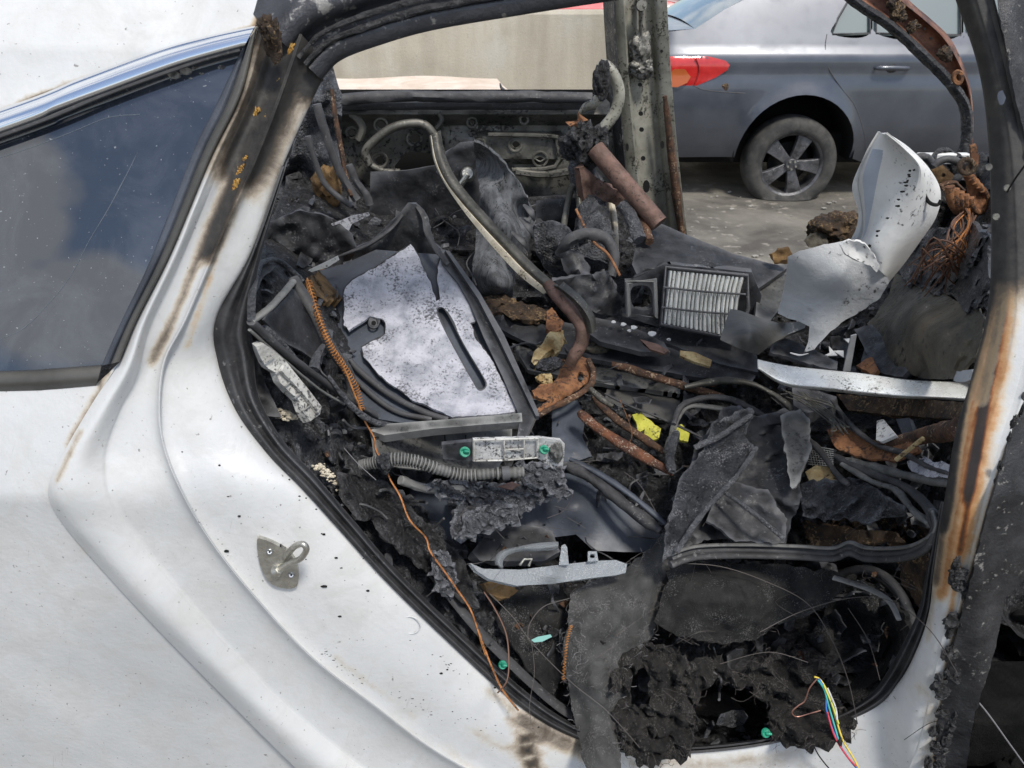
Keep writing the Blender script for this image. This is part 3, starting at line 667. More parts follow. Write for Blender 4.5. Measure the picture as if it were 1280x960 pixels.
# outer skin of the rear quarter
def yskin(x, y):
    return yb(y)+.007+(.0000012*(y-622)**2*.1 if y > 622 else 0)
pts = [(-400,487),(0,487),(60,485),(118,482),(136,466),(150,452)]+[rails[i][0] for i in range(6, 15)]+[(560,1150),(-400,1250)]
q = obj('rear_quarter_panel', sheet(pts, th=.002, step=10, fn=lambda x, y: P(x, y, yskin(x, y))), M['paint'], car)
stain(q, 'soot', [([(135, 462), (118, 498), (85, 560)], 6, .5), ([(60, 600), (72, 640), (130, 712)], 3.5, .25)])
o = obj('roof_panel', sheet([(-400,-90),(345,-90),(338,-20),(333,8),(322,31),(250,50),(200,62),(100,98),(0,137),(-400,270)], th=.002, step=7, fn=lambda x, y: P(x, y, yb(y)+.0+.00035*max(0, 60-y)+.012)), M['paint'], car)
stain(o, 'soot', [([(340, -60), (337, 0), (326, 32)], 9, .8), ([(0, 141), (100, 102), (322, 33)], 4.5, .55)]); stain(o, 'rust', [([(334, -60), (331, 10), (322, 30)], 7, .6)])
# quarter window with its trims
gl, nt, b, pos = base('tinted_window_glass')
b.inputs['Roughness'].default_value = .035; b.inputs['Specular IOR Level'].default_value = .85; b.inputs['Coat Weight'].default_value = 1; b.inputs['Coat Roughness'].default_value = .02
du = ramp(nt, nz(nt, pos, 260, 3, .5), [(.7, 0), (.74, .5)])
film = ramp(nt, nz(nt, pos, 9, 8, .65, .6), [(.45, 0), (.8, .16)])
cc = mix(nt, film, (.02, .026, .038), (.35, .38, .42)); cc = mix(nt, du, cc, (.5, .52, .52)); nt.links.new(cc, b.inputs['Base Color'])
nt.links.new(mix(nt, du, mix(nt, film, .03, .5), .7), b.inputs['Roughness'])
gp = [(-400,300),(0,167),(134,115),(252,73),(304,58),(296,78),(242,188),(192,316),(150,410),(127,457),(0,465),(-400,476)]
win = obj('quarter_window', sheet(gp, th=.004, step=16, plane=True, absd=1, ctrl=[]) if False else sheet(gp, th=.004, step=16, fn=lambda x, y: P(x, y, yb(y)+.016)), gl, car)
sc_ = M['hair']
scr = plain('glass_scratch', (.13, .155, .18), .6)
obj('scratch', merge(tube3([P(x, y, yb(y)+.0158) for x, y in [(0,424),(30,410),(62,378),(88,345),(112,300),(135,262),(160,215),(172,190)]], [.0002, .0005, .0003, .0006, .0002], seg=4, k=5, wob=.8),
    tube3([P(x, y, yb(y)+.0158) for x, y in [(0,197),(40,184),(90,165),(135,147),(175,143)]], .0004, seg=4, k=5)), scr, win)
obj('dried_splash', merge(*[sheet([(cx+r_*math.cos(a)*1.2*(1+.4*noise.noise(Vector((cx, a, 1)))), cy+r_*.7*math.sin(a)) for a in [i*.7 for i in range(9)]], th=.0006, step=3, fn=lambda x, y: P(x, y, yb(y)+.0155)) for cx, cy, r_ in [(218,94,7),(232,89,7),(243,85,3),(277,84,4),(252,92,2.5),(238,98,2)]]), gm('dried_lime', (.06, .06, .06), (.4, .38, .35), 120, (.7, .9)), win)
top = [(-400,270),(0,136),(101,97),(202,60),(262,44),(319,32)]; bot = [(-400,304),(0,168),(67,141),(134,116),(220,84),(304,60)]
obj('chrome_trim', thick(loft([[P(a[0]*(1-t)+c_[0]*t, a[1]*(1-t)+c_[1]*t, yb(a[1]*(1-t)+c_[1]*t)-d) for t, d in ((0, -.006), (.1, .006), (.45, .011), (.85, .009), (1, -.002))] for a, c_ in zip(top, bot)], 4, 8), .0015), M['chrome'], win)
inn = [(304,58),(268,135),(242,188),(192,316),(150,405),(127,457)]; out_ = [(322,34),(303,116),(263,200),(214,317),(172,399),(150,452)]
def band(rows_t, a_, b_): return thick(loft([[P(a[0]*(1-t)+c_[0]*t, a[1]*(1-t)+c_[1]*t, yb(a[1]*(1-t)+c_[1]*t)-d) for t, d in rows_t] for a, c_ in zip(a_, b_)], 4, 8), .0015)
obj('pillar_trim', band(((.5, -.012), (.53, .003), (.7, .008), (.93, .006), (1, -.006)), inn, out_), M['trim'], win)
obj('edge_seal', band(((0, -.016), (.05, -.008), (.3, -.006), (.5, -.009)), inn, out_), M['plasticblue'], win)
obj('sill_trim', band(((0, -.014), (.12, .0), (.6, .004), (1, -.008)), [(-400,476),(0,464),(60,461),(127,456)], [(-400,498),(0,490),(60,488),(120,483)]), M['trim'], win)
obj('gap_seal', tube3([P(x, y, yb(y)-.003) for x, y in [(-400,306),(0,170),(134,117),(252,75),(300,62)]], .0028, seg=6), M['rubber'], win)
# roof rail over the doorway
Lr = [(402,100),(425,76),(470,58),(540,38),(650,19),(760,2),(900,-18),(1100,-45),(1330,-72)]
nrm = [(-.72,-.69),(-.55,-.83),(-.35,-.93),(-.2,-.98),(-.1,-1),(-.08,-1),(-.08,-1),(-.08,-1),(-.08,-1)]
rr_ = []
for (x, y), (ax, ay) in zip(Lr, nrm):
    row = [P(x, y, yb(y)+.095), P(x, y, yb(y)+.05)]
    for dpx, dy_ in ((3, .036), (20, .024), (25, .03), (30, .044), (48, .034), (62, .008), (85, .0), (110, .02), (150, .05)):
        row.append(P(x+ax*dpx, y+ay*dpx, yb(y+ay*dpx)+dy_))
    rr_.append(row)
obj('roof_rail', thick(loft(rr_, 4, 10), .002), M['bluesteel'], car)
obj('burnt_seal', merge(*[tube3([P(x+ax*d, y+ay*d, yb(y)+.03) for (x, y), (ax, ay) in zip(Lr, nrm)], [.003, .005, .003, .004], wob=.5, seg=7) for d in (28, 41)]), M['char'], car)
obj('burnt_bracket', merge(lump3(P(342, 50, 1.13), (.012, .01, .022), amp=.6), lump3(P(334, 33, 1.12), (.01, .01, .012), amp=.6), tube3([P(330, 28, 1.12), P(340, 40, 1.11), P(346, 62, 1.13)], .004, wob=.4)), M['charbrown'], car)
fo = []
for cx, cy, n_, sp in [(360,72,26,9),(350,100,6,3),(345,60,8,5),(300,215,22,6),(293,235,22,5),(305,200,6,4),(320,140,5,4),(331,150,3,3)]:
    for i in range(n_*5):
        a = random.gauss(0, .8); s = .0003+abs(random.gauss(0, .0009)); fo.append(lump3(P(cx+a*sp*.38+random.gauss(0, 1.5), cy-a*sp*1.1, yb(cy)+.0205+random.uniform(-.001, .002)), (s, .0012, s*random.uniform(.8, 2.6)), amp=.6, sub=1, seed=i, rot=random.uniform(0, .8)))
obj('foam_residue', merge(*fo), gm('amber_residue', (.45, .24, .05), (.6, .36, .1), 80, (.7, .9)), car)['kind'] = 'stuff'
# specks of char stuck to the jamb and panel
ck = []
for k in range(36):
    i = random.randrange(7, 13); t = random.random(); j = random.random()
    a, c_ = rails[i], rails[i+1]; f = 1-abs(random.gauss(0, .3)); ga = a[6]; gb = c_[6]; aa = a[3]; ab = c_[3]
    x = (ga[0]*(1-t)+gb[0]*t)*f+(aa[0]*(1-t)+ab[0]*t)*(1-f); y = (ga[1]*(1-t)+gb[1]*t)*f+(aa[1]*(1-t)+ab[1]*t)*(1-f)
    s = abs(random.gauss(0, .0007))+.0003; ck.append((x, y, s))
dg = bpy.context.evaluated_depsgraph_get(); dg.update()
def on_surface(x, y, o_, lift=0):
    d = ray(x, y).normalized(); mi = o_.matrix_world.inverted(); ok, loc, n, f = o_.ray_cast(mi@CP, d)
    return (o_.matrix_world@loc-d*lift) if ok else None
bpy.context.view_layer.update()
gs = []
for x, y, s in ck:
    p = on_surface(x, y, jamb)
    if p: gs.append(lump3(p, (s*random.uniform(1, 2.5), s, s*random.uniform(.5, 1.5)), amp=.3, sub=1))
rg_ = random.Random(8)
for cx, cy, n_, sx, sy in [(262,664,9,8,9),(400,812,14,16,8),(440,842,16,18,10),(520,880,18,22,12),(560,830,16,14,9),(600,905,14,18,9)]:
    for i in range(n_):
        u = rg_.gauss(0, 1); p = on_surface(cx+u*sx+rg_.gauss(0, 2), cy+u*sy+rg_.gauss(0, 2.5), jamb)
        if p: s = rg_.uniform(.0002, .0009); gs.append(lump3(p, (s*rg_.uniform(1, 4), s*.6, s), amp=.4, sub=1))
tag(obj('char_specks', merge(*gs), M['black'], car, smooth=False), kind='stuff')
# striker
def onj(x, y, l=0): return on_surface(x, y, jamb, l) or P(x, y, .99+0)
sp = [(321,676),(328,674),(345,681),(362,692),(372,709),(371,733),(352,735),(336,727),(325,706)]
q0, q1, q2 = onj(328, 690), onj(368, 706), onj(350, 730); pn = (q1-q0).cross(q2-q0).normalized(); pn = pn if pn.dot(CP-q0) > 0 else -pn
def plate(x, y, l=.007):
    d = ray(x, y); o_ = q1+pn*l; return CP+d*((o_-CP).dot(pn)/d.dot(pn))
stk = obj('door_striker', sheet([tuple(q_) for q_ in spline([Vector(q_) for q_ in sp], 3, True)], th=.008, step=3, fn=plate), M['steel'], car, auto=40)
c1 = plate(346, 714); c2 = plate(357, 697)
tow = -ray(360, 700).normalized()
yj = c1.y
obj('loop', tube3([c1+tow*.001, P(363, 704, yj-.014), P(376, 698, yj-.026), P(383, 687, yj-.029), P(378, 680, yj-.028), P(367, 684, yj-.018), c2+tow*.001], [.0056, .0048, .0046, .0046, .0046, .0048, .0054], seg=12, k=10), M['steel'], stk)
obj('collar', cyl3(c1+tow*.004, (P(363, 704, yj-.014)-c1).normalized(), .0095, .008, 24, .006), M['steel'], stk)
for x, y in ((337, 690), (364, 719)):
    s_ = obj('screw', merge(cyl3(plate(x, y), pn, .0056, .0018, 20, .005), cyl3(plate(x, y, .0088), tow, .0034, .0006, 6)), plain('screw_zinc', (.5, .52, .54), .3, 1), stk)
    obj('socket', cyl3(plate(x, y, .0096), tow, .0016, .0003, 6), M['black'], s_)
c = onj(513, 781)
obj('access_plug', merge(tube3([c+Vector((math.cos(a)*.0165, .003*math.sin(a)-.001, math.sin(a)*.0155)) for a in [i*.42 for i in range(15)]], .0009, seg=6, k=3, closed=True)), M['paint'], car)
# charred outer face of the centre pillar
pl = [(1170,-95),(1240,-30)]+[(rails[i][0][0]-3, rails[i][0][1]) for i in range(29, 19, -1)]+[(1172,920),(1166,1010),(1205,1010),(1210,940),(1220,890),(1240,825),(1257,748),(1290,712),(1340,698),(1340,-95)]
def ypil(x, y): return yb(y)-.006+.00035*max(0, x-1262)-.012*math.exp(-((x-1222-(y<500)*40)/22)**2)
pc = obj('centre_pillar', sheet(pl, th=.003, step=9, rag=2.5, crum=.003, cs=14, fn=None, absd=1) if False else sheet(pl, th=.003, step=8, rag=2.5, fn=lambda x, y: P(x, y, ypil(x, y)+.004*fract((x/60, y/60, 0), 1, 4))), M['soot'], car)
pb = plain('blue_grey_deposit', (.05, .06, .085), .7)
for cx, cy, a, b_ in ((1252,122,5,9),):
    obj('deposit', sheet([(cx+a*math.cos(t), cy+b_*math.sin(t)) for t in [i*.5 for i in range(12)]], th=.001, step=4, rag=1.5, fn=lambda x, y: P(x, y, ypil(x, y)-.0006)), pb if cy < 250 else M['steel'], pc)
for cx, cy in ((1244,271),(1235,209),(1258,235)):
    obj('bolt', cyl3(P(cx, cy, yb(cy)-.004), (-.1, -1, .3), .0045, .003, 12), M['doorin'], pc)
obj('thread', tube3([P(1259, 240, 1.02), P(1270, 222, 1.0), P(1290, 195, .99)], .0013, seg=5), M['black'], pc)
tag(obj('melted_edge', merge(*[lump3(P(rails[i][0][0]*(1-t)+rails[i+1][0][0]*t+random.uniform(-7, 5), rails[i][0][1]*(1-t)+rails[i+1][0][1]*t, yb(600)-.006+random.uniform(0, .006)), (random.uniform(.001, .004), .003, random.uniform(.003, .01)), amp=.5, sub=3, seed=i*5+k) for i in range(20, 25) for k, t in enumerate((0, .2, .5, .72)) if (i*7+k*3) % 4]), M['char'], pc), kind='stuff')
cr_ = []
for k in range(36):
    y = random.uniform(700, 960); x = 1195-(y-780)*.13+random.uniform(-14, 12); cr_.append(lump3(P(x, y, yb(y)-.006), (random.uniform(.003, .012), .006, random.uniform(.005, .016)), amp=.6, sub=3, seed=k))
tag(obj('flaked_crust', merge(*cr_), M['char'], pc), kind='stuff')
# front footwell under the pillar: soot black with deep shade painted into the colour
def fwell(t, am, cs):
    def f(x, y):
        d = ray(x, y); yy = min(t, 1.28*d.y/(-d.z)); p = P(x, y, yy); return P(x, y, yy+am*fract(p, cs, 4))
    return f
obj('front_footwell', sheet([(1150,690),(1400,650),(1400,1300),(1150,1300)], th=.01, step=10, fn=fwell(1.5, .1, 6)), M['sootshade'], car)
obj('front_seat_remains', sheet([(1225,800),(1270,760),(1340,740),(1340,1010),(1240,1000),(1228,880)], th=.01, step=6, fn=fwell(1.2, .07, 12), rag=6), M['sootshade'], car)
# doorway seal
inner = []
wd = {0: 5, 1: 5, 2: 6, 3: 14, 4: 44, 5: 46, 6: 34, 7: 26, 8: 24, 9: 22, 10: 20, 11: 20, 12: 20, 13: 16, 14: 12, 15: 10, 16: 10, 17: 12, 18: 18, 19: 22, 20: 20, 21: 14, 22: 10, 23: 5, 24: 5, 25: 5, 26: 5, 27: 4, 28: 4, 29: 4, 30: 4, 31: 4}
G_ = Bp[6]; srow = []
for i, (x, y) in enumerate(G_):
    a = G_[max(0, i-1)]; b_ = G_[min(len(G_)-1, i+1)]; tx, ty = b_[0]-a[0], b_[1]-a[1]; l = math.hypot(tx, ty); nx_, ny_ = ty/l, -tx/l; ww = wd[i]; yy = yb(y)+.07*(1 if 5 <= i <= 19 else .75)
    srow.append([P(x-nx_*1, y-ny_*1, yy+.015), P(x+nx_*1, y+ny_*1, yy-.003), P(x+nx_*ww*.25, y+ny_*ww*.25, yy-.008), P(x+nx_*ww*.5, y+ny_*ww*.5, yy+.002), P(x+nx_*ww*.75, y+ny_*ww*.75, yy+.0), P(x+nx_*ww, y+ny_*ww, yy+.035)])
obj('door_seal', thick(loft(srow[2:24], 4, 8), .002), M['rubber'], car)

# far side of the burnt car
fd = obj('far_door_panel', sheet([(412,118),(752,118),(764,130),(770,300),(470,300),(405,262)], th=.003, step=8, absd=2.5,
   holes=[[(495,212),(500,199),(511,190),(540,193),(548,208),(530,214)], [(471,156),(476,151),(481,156),(476,161)], [(436,166),(440,162),(444,166),(440,170)], [(512,173),(518,167),(524,173),(518,179)], [(469,200),(475,195),(480,200),(475,206)], [(587,153),(590,150),(593,153),(590,156)], [(670,199),(675,196),(680,199),(675,202)], [(640,180),(645,176),(650,181),(644,185)], [(735,165),(742,160),(746,170),(740,176)]],
   fn=lambda x, y: P(x, y, 2.5 - .05*math.exp(-((y-141)/9)**2) + .03*math.exp(-((y-160)/5)**2)*(1 if x > 560 else 0) - .03*(1 if 600 < x < 700 and 168 < y < 205 else 0) + .012*fract((x/40, y/40, 1), 1, 3))), M['doorin'], car)
obj('belt_seal', merge(tube3([P(x, y, 2.42) for x, y in [(424,125),(500,120),(560,121),(650,121),(740,123)]], .016, seg=8, wob=.2), tube3([P(x, y, 2.45) for x, y in [(420,133),(560,132),(745,132)]], .012, wob=.15)), M['rubber'], fd)
obj('lock_rib', tube3([P(x, y, 2.44) for x, y in [(462,206),(457,190),(468,176),(490,160),(515,154),(532,157),(544,172),(553,195)]], .013, seg=8), M['doorin'], fd)
obj('lower_rib', tube3([P(x, y, 2.44) for x, y in [(462,206),(480,214),(500,215)]], .01, seg=8), M['doorin'], fd)
for cx, cy, r_ in ((518,173,9),(475,200,9),(476,156,8),(590,153,6),(675,199,9),(440,166,7),(644,181,8),(600,180,6),(655,150,5)):
    obj('hole_rim', tube3([P(cx+r_*math.cos(a), cy+r_*math.sin(a), 2.47) for a in [i*.7 for i in range(9)]], .004, seg=6, k=3, closed=True), M['doorin'], fd)
for rp, rr in (([(610,168),(690,170),(696,178),(694,208),(640,212)], .006), ([(645,214),(690,218),(745,206)], .012), ([(545,160),(552,150),(548,140)], .008), ([(448,175),(453,160),(446,148),(438,142)], .012)):
    obj('panel_rib', tube3([P(x, y, 2.46) for x, y in rp], rr, seg=6, k=3), M['doorin'], fd)
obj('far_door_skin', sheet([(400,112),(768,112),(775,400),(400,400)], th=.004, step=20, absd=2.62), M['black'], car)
# far centre pillar
pr_t = [(752,-30),(760,-30),(765,-30),(778,-30),(782,-30),(800,-30),(812,-30),(818,-30),(832,-30)]
pr_b = [(782,300),(786,300),(790,300),(806,300),(810,300),(832,300),(838,300),(842,300),(860,300)]
of_ = [.06, .02, .0, -.02, .0, .03, .03, .005, -.01]
mid = lambda t, k: (pr_t[k][0]*(1-t)+pr_b[k][0]*t-4*math.sin(t*3.1), -30+330*t)
rw = [[P(*mid(t, k), 2.42+of_[k]+.04*t) for k in range(9)] for t in [i/8 for i in range(9)]]
fp = obj('far_centre_pillar', thick(loft(rw, 3, 6), .003), M['pillar'], car)
obj('dark_flange', thick(loft([[P(*mid(t, 0), 2.47), P(mid(t, 1)[0]+6, mid(t, 1)[1], 2.38)] for t in [i/8 for i in range(9)]], 4, 6), .003), M['soot'], fp)
hl = []
for cx, cy, a, b_ in ((801,95,3.2,2.6),(800,106,2.8,2.4),(801,142,3,3),(802,162,3,3),(784,184,2,5),(828,181,2.5,5),(804,198,3,3),(808,233,4.5,8),(827,64,2,2)):
    hl.append(sheet([(cx+a*math.cos(t), cy+b_*math.sin(t)) for t in [i*.7 for i in range(9)]], th=.002, step=3, absd=2.415))
for h_ in hl: obj('hole', h_, M['black'], fp)  # flat black discs paint the shade inside the pillar holes
obj('seat_belt_anchor', merge(tube3([P(801, -10, 2.42), P(801, 20, 2.42), P(802, 75, 2.42)], [.02, .018, .012], flat=.4, wob=.2), lump3(P(802, 60, 2.42), (.03, .02, .04), amp=.4), lump3(P(803, 85, 2.42), (.035, .02, .025), amp=.5), cyl3(P(801, 8, 2.4), (0, -1, .2), .014, .02, 12)), M['doorin'], fp)
obj('rusty_edge', tube3([P(831, 120, 2.41), P(838, 180, 2.42), P(845, 240, 2.43), P(853, 296, 2.44)], [.006, .012, .014, .01], wob=.25), M['rust'], fp)
# far front doorway arch (rusted)
lo = [(1030,-30),(1064,0),(1107,29),(1143,61),(1179,97),(1201,129),(1205,160),(1200,190),(1196,230)]; hi = [(1110,-30),(1136,0),(1165,25),(1188,48),(1204,80),(1213,110),(1217,150),(1216,190),(1218,230)]
rw = [[P(a[0]*(1-t)+c_[0]*t, a[1]*(1-t)+c_[1]*t, 2.35+d) for t, d in ((0, .06), (.02, 0), (.12, -.015), (.22, .0), (.3, .02), (.7, .015), (.85, -.01), (1, .03))] for a, c_ in zip(lo, hi)]
ar_ = obj('far_door_arch', thick(loft(rw, 3, 6), .003), gm('rust_stained_arch', (.07, .03, .02), (.28, .13, .08), 14, (.4, .8), .2, .001, 70, spk=(.04, .03, .02), spk_amt=.6, spk_s=40, c3=(.38, .24, .14)), car)
obj('soot_edge', tube3([P(a[0]+4, a[1]+2, 2.33) for a in lo], [.02, .024, .02], wob=.2, flat=.6), M['char'], ar_)
for k, (x, y, s) in enumerate([(1115,5,.012),(1122,14,.02),(1128,22,.012),(1140,34,.014),(1146,33,.008),(1180,66,.016),(1184,72,.012)]): obj('clip', lump3(P(x, y, 2.32), (s, .012, s), amp=.4, seed=k), M['charbrown'], ar_)
obj('clip_ring', tube3([P(1197+5*math.cos(a), 97+7*math.sin(a), 2.31) for a in [i*.7 for i in range(9)]], .007, seg=6, k=3, closed=True), M['rustor'], ar_)
for cx, cy in ((1148,34),(1156,36),(1112,4),(1190,66),(1164,48)): obj('hole', sheet([(cx+1.8*math.cos(t), cy+1.8*math.sin(t)) for t in [i*.7 for i in range(9)]], th=.002, step=3, absd=2.335), M['black'], ar_)  # black discs stand for the shaded insides of the small holes
# floor pan and far sill
obj('floor_pan', sheet([(-600,520),(-400,1400),(1700,1400),(1900,520)], th=.01, step=120, fn=lambda x, y: Vector(((x-640)/430, 1.14+(1400-y)/880*1.4, .2))), M['char'], car)

# the rest of the shell, mostly outside the picture
def wall(nm, x0, x1, y, z0, z1, mt, th=.02): return obj(nm, box3(((x0+x1)/2, y, (z0+z1)/2), ((x1-x0)/2, 0, 0), (0, th/2, 0), (0, 0, (z1-z0)/2)), mt, car, smooth=False, bevel=.006)
wall('far_rear_side', -1.9, -.5, 2.68, .2, 1.06, M['soot']); wall('far_sill', -.5, 1.75, 2.66, .18, .42, M['soot'], .12)
wall('near_sill', .80, 1.75, 1.02, .16, .28, M['sootshade'], .14)
V = []; F = []; nx, ny = 44, 60
for jj in range(ny+1):
    for ii in range(nx+1):
        x = .86+.9*ii/nx; y = 1.12+1.45*jj/ny; v = Vector((x, y, .3+.2*math.sin(3.14*jj/ny))); V.append(v+Vector((0, 0, .12*fract(v, 5, 5)+.05*(ridge(v, 14)-.5))))
for jj in range(ny):
    for ii in range(nx): a = jj*(nx+1)+ii; F.append((a, a+1, a+nx+2, a+nx+1))
obj('front_rubble', (V, F), M['char'], car)
V = []; F = []
for jj in range(ny+1):
    for ii in range(nx+1):
        x = -1.75+1.3*ii/nx; y = 1.15+1.5*jj/ny; v = Vector((x, y, .55)); V.append(v+Vector((0, 0, .14*fract(v, 4, 5)+.05*(ridge(v, 12)-.5))))
for jj in range(ny):
    for ii in range(nx): a = jj*(nx+1)+ii; F.append((a, a+1, a+nx+2, a+nx+1))
obj('rear_rubble', (V, F), M['char'], car)
wall('firewall', 1.75, 1.80, 1.85, .2, .95, M['soot'], 1.6)
fr_ = [[Vector((x, 1.0+.1*(1-math.sin(min(1.57, t*1.57)))*0+yy, z)) for yy, z in ((-.02, .2), (-.06, .45), (-.05, .7), (.0, .9), (.12, .97), (.4, 1.0), (.8, 1.02), (1.3, 1.0), (1.6, .95), (1.72, .7), (1.72, .2))] for t, x in ((0, 1.78), (.3, 2.1), (.6, 2.5), (1, 2.85))]
obj('front_body', thick(loft(fr_, 4, 4), .003), M['paint'], car)
obj('front_pillar', tube3([(1.78, 1.06, .95), (1.5, 1.12, 1.15), (1.15, 1.17, 1.38), (.95, 1.18, 1.47)], .035, seg=10), M['soot'], car)

# ------------------------------------------------ wreckage inside the doorway
def T(name, g, mat, label, cat_, group=None, kind=None, **kw):
    return tag(obj(name, g, mat, **kw), label, cat_, group, kind)
def TE(name, p, label, cat_, rel=0):
    return tag(empty(name, Q(p, rel)), label, cat_)
# the rubble itself
rub = [(296,335),(330,296),(360,225),(420,215),(600,250),(760,240),(800,285),(850,310),(980,340),(1060,335),(1110,300),(1150,230),(1210,190),(1250,190),(1258,340),(1215,520),(1185,700),(1178,790),(1142,862),(1090,902),(1000,936),(860,955),(735,946),(610,870),(490,752),(392,636),(292,522),(262,400)]
holes_d = [(560,640,50,35,.22),(640,430,60,40,.3),(900,880,50,28,.13),(1060,800,60,60,.16),(760,690,40,20,.12),(850,740,60,14,.1),(960,610,40,30,.05),(1040,500,90,24,.2),(700,340,60,20,.15),(1120,450,60,30,.15),(540,640,30,50,.12),(1100,600,50,20,.08),(680,700,60,20,.06)]
def frub(x, y):
    d = D(x, y)+.03
    for cx, cy, a, b_, k in holes_d: d += k*math.exp(-(((x-cx)/a)**2+((y-cy)/b_)**2))
    p = P(x, y, d); s = min(1, d/1.6)
    a = .045*fract(p, 7, 5)+.022*(ridge(p, 16, 2)-.5)+.012*(ridge(p, 42, 5)-.5)+.008*fract(p, 70, 3)
    return P(x, y, max(.9, d+a*(.5+.5*s)))
T('charred_rubble', sheet(rub, th=.02, step=4.2, fn=frub), M['char'], 'black charred rubble filling the inside of the burnt car', 'rubble', kind='stuff')
# scattered chips, flakes, clinkers
def chips(n, region, sz, seed, lift=.0):
    random.seed(seed); gs = []; k = 0
    xs = [p[0] for p in region]; ys = [p[1] for p in region]
    while k < n:
        x = random.uniform(min(xs), max(xs)); y = random.uniform(min(ys), max(ys))
        if not inpoly(x, y, region): continue
        k += 1; s = random.uniform(*sz)*random.choice((.5, .7, 1, 1, 1.6)); c = frub(x, y)+Vector((0, -lift-s*.3, s*.3))
        if random.random() < .6: gs.append(lump3(c, (s*random.uniform(.6, 1.7), s*.8, s*random.uniform(.4, 1)), amp=.7, sub=1, seed=k, s=2.5))
        else:
            u = Vector([random.gauss(0, 1) for _ in range(3)]).normalized()*s*1.8; v = u.cross(Vector([random.gauss(0, 1) for _ in range(3)])).normalized()*s*random.uniform(.4, 1); gs.append(box3(c, u, v, u.cross(v).normalized()*.0008))
    return merge(*gs)
def shards(n, sz, seed, rel0, rel1, crum):
    rg = random.Random(seed); gs = []; k = 0
    while k < n:
        x, y = rg.uniform(300, 1200), rg.uniform(250, 930)
        if not inpoly(x, y, rub): continue
        k += 1; s = rg.uniform(*sz)*(.6+.4*(y-200)/500); a0 = rg.uniform(0, 6.28); el = rg.uniform(.25, .8); pts = []
        for j in range(7):
            a = j*.9+rg.uniform(-.2, .2); r_ = s*rg.uniform(.6, 1.2); u, v = r_*math.cos(a), r_*el*math.sin(a); pts.append((x+u*math.cos(a0)-v*math.sin(a0), y+u*math.sin(a0)+v*math.cos(a0), rg.uniform(rel0, rel1)))
        if all(inpoly(p[0], p[1], rub) for p in pts): gs.append(sheet(pts, th=.003, step=4.5, rag=1.3, crum=crum, cs=26, seed=k))
    return merge(*gs)
T('charred_scraps', shards(170, (9, 26), 61, -.06, .02, .02), M['plastic'], 'torn charred plastic scraps heaped through the rubble', 'scraps', kind='stuff')
T('ashen_scraps', shards(90, (6, 18), 62, -.06, .01, .02), M['charsh'], 'ash grey torn scraps heaped through the rubble', 'scraps', kind='stuff')
T('rusty_flakes', shards(34, (4, 12), 63, -.06, .0, .015), M['rust'], 'small rusty flakes caught in the rubble', 'flakes', kind='stuff')
rg = random.Random(77); gs = []
for i in range(75):
    x, y = rg.uniform(420, 1160), rg.uniform(270, 860)
    if not inpoly(x, y, rub): continue
    a = rg.uniform(0, 6.28); pts = [(x, y)]
    for j in range(5): a += rg.uniform(-.8, .8); l = rg.uniform(8, 22); pts.append((pts[-1][0]+l*math.cos(a), pts[-1][1]+l*.7*math.sin(a)))
    if all(inpoly(p[0], p[1], rub) for p in pts): gs.append(tube([(p[0], p[1], rg.uniform(-.08, -.02)) for p in pts], rg.uniform(.0008, .003), seg=6, wob=.3))
T('tangled_cables', merge(*gs), M['rubber'], 'tangle of thin burnt cables running through the rubble', 'cables', kind='stuff')
edge_reg = [(300,440),(340,430),(420,520),(520,620),(600,720),(720,860),(760,920),(700,915),(560,800),(430,660),(330,550)]
T('char_flakes', chips(1500, rub, (.003, .009), 3), M['charsh'], 'small black flakes and clinkers strewn over the rubble', 'char', kind='stuff', smooth=False)
T('ash_crumbs', chips(260, rub, (.001, .0032), 4, .004), M['plasticgrey'], 'tiny grey ash crumbs strewn over the rubble', 'ash', kind='stuff', smooth=False)
T('foam_crumbs', merge(chips(230, [(1000,650),(1170,640),(1175,720),(1150,760),(1120,690),(1010,690)], (.003, .009), 5, .005), chips(40, [(620,730),(720,730),(700,800),(640,780)], (.002, .005), 6)), M['charbrown'], 'brown burnt foam crumbs near the foot of the centre pillar', 'foam', kind='stuff', smooth=False)
T('crust_along_seal', sheet([(322,432),(345,440),(372,500),(425,545),(470,570),(490,600),(560,668),(600,740),(640,800),(735,900),(700,912),(600,826),(500,728),(420,640),(352,560),(318,505)], th=.012, step=3.4, rel=-.008, crum=.02, cs=26, fold=.016, fs=30, rag=5, seed=4), M['charsh'], 'lumpy molten crust running down the left edge of the doorway', 'crust')
for k, (x, y, dx, dy, r_, lb) in enumerate([(357,517,15,8,.3,'upper'),(408,592,17,6,.7,'lower')]):
    random.seed(k+40); gs = []
    for i in range(70):
        a = random.gauss(0, .55)*dx; b_ = random.gauss(0, .5)*dy; X_ = x+a*math.cos(r_)-b_*math.sin(r_); Y_ = y+a*math.sin(r_)+b_*math.cos(r_); s = random.uniform(.001, .0034)
        gs.append(lump3(Q((X_, Y_), -.036-random.random()*.008), (s*1.4, s, s), amp=.6, sub=1, seed=i))
    T('white_residue', merge(*gs), M['cream'], '%s cluster of pale grains stuck in the crust along the left edge' % lb, 'residue', kind='stuff', smooth=False)

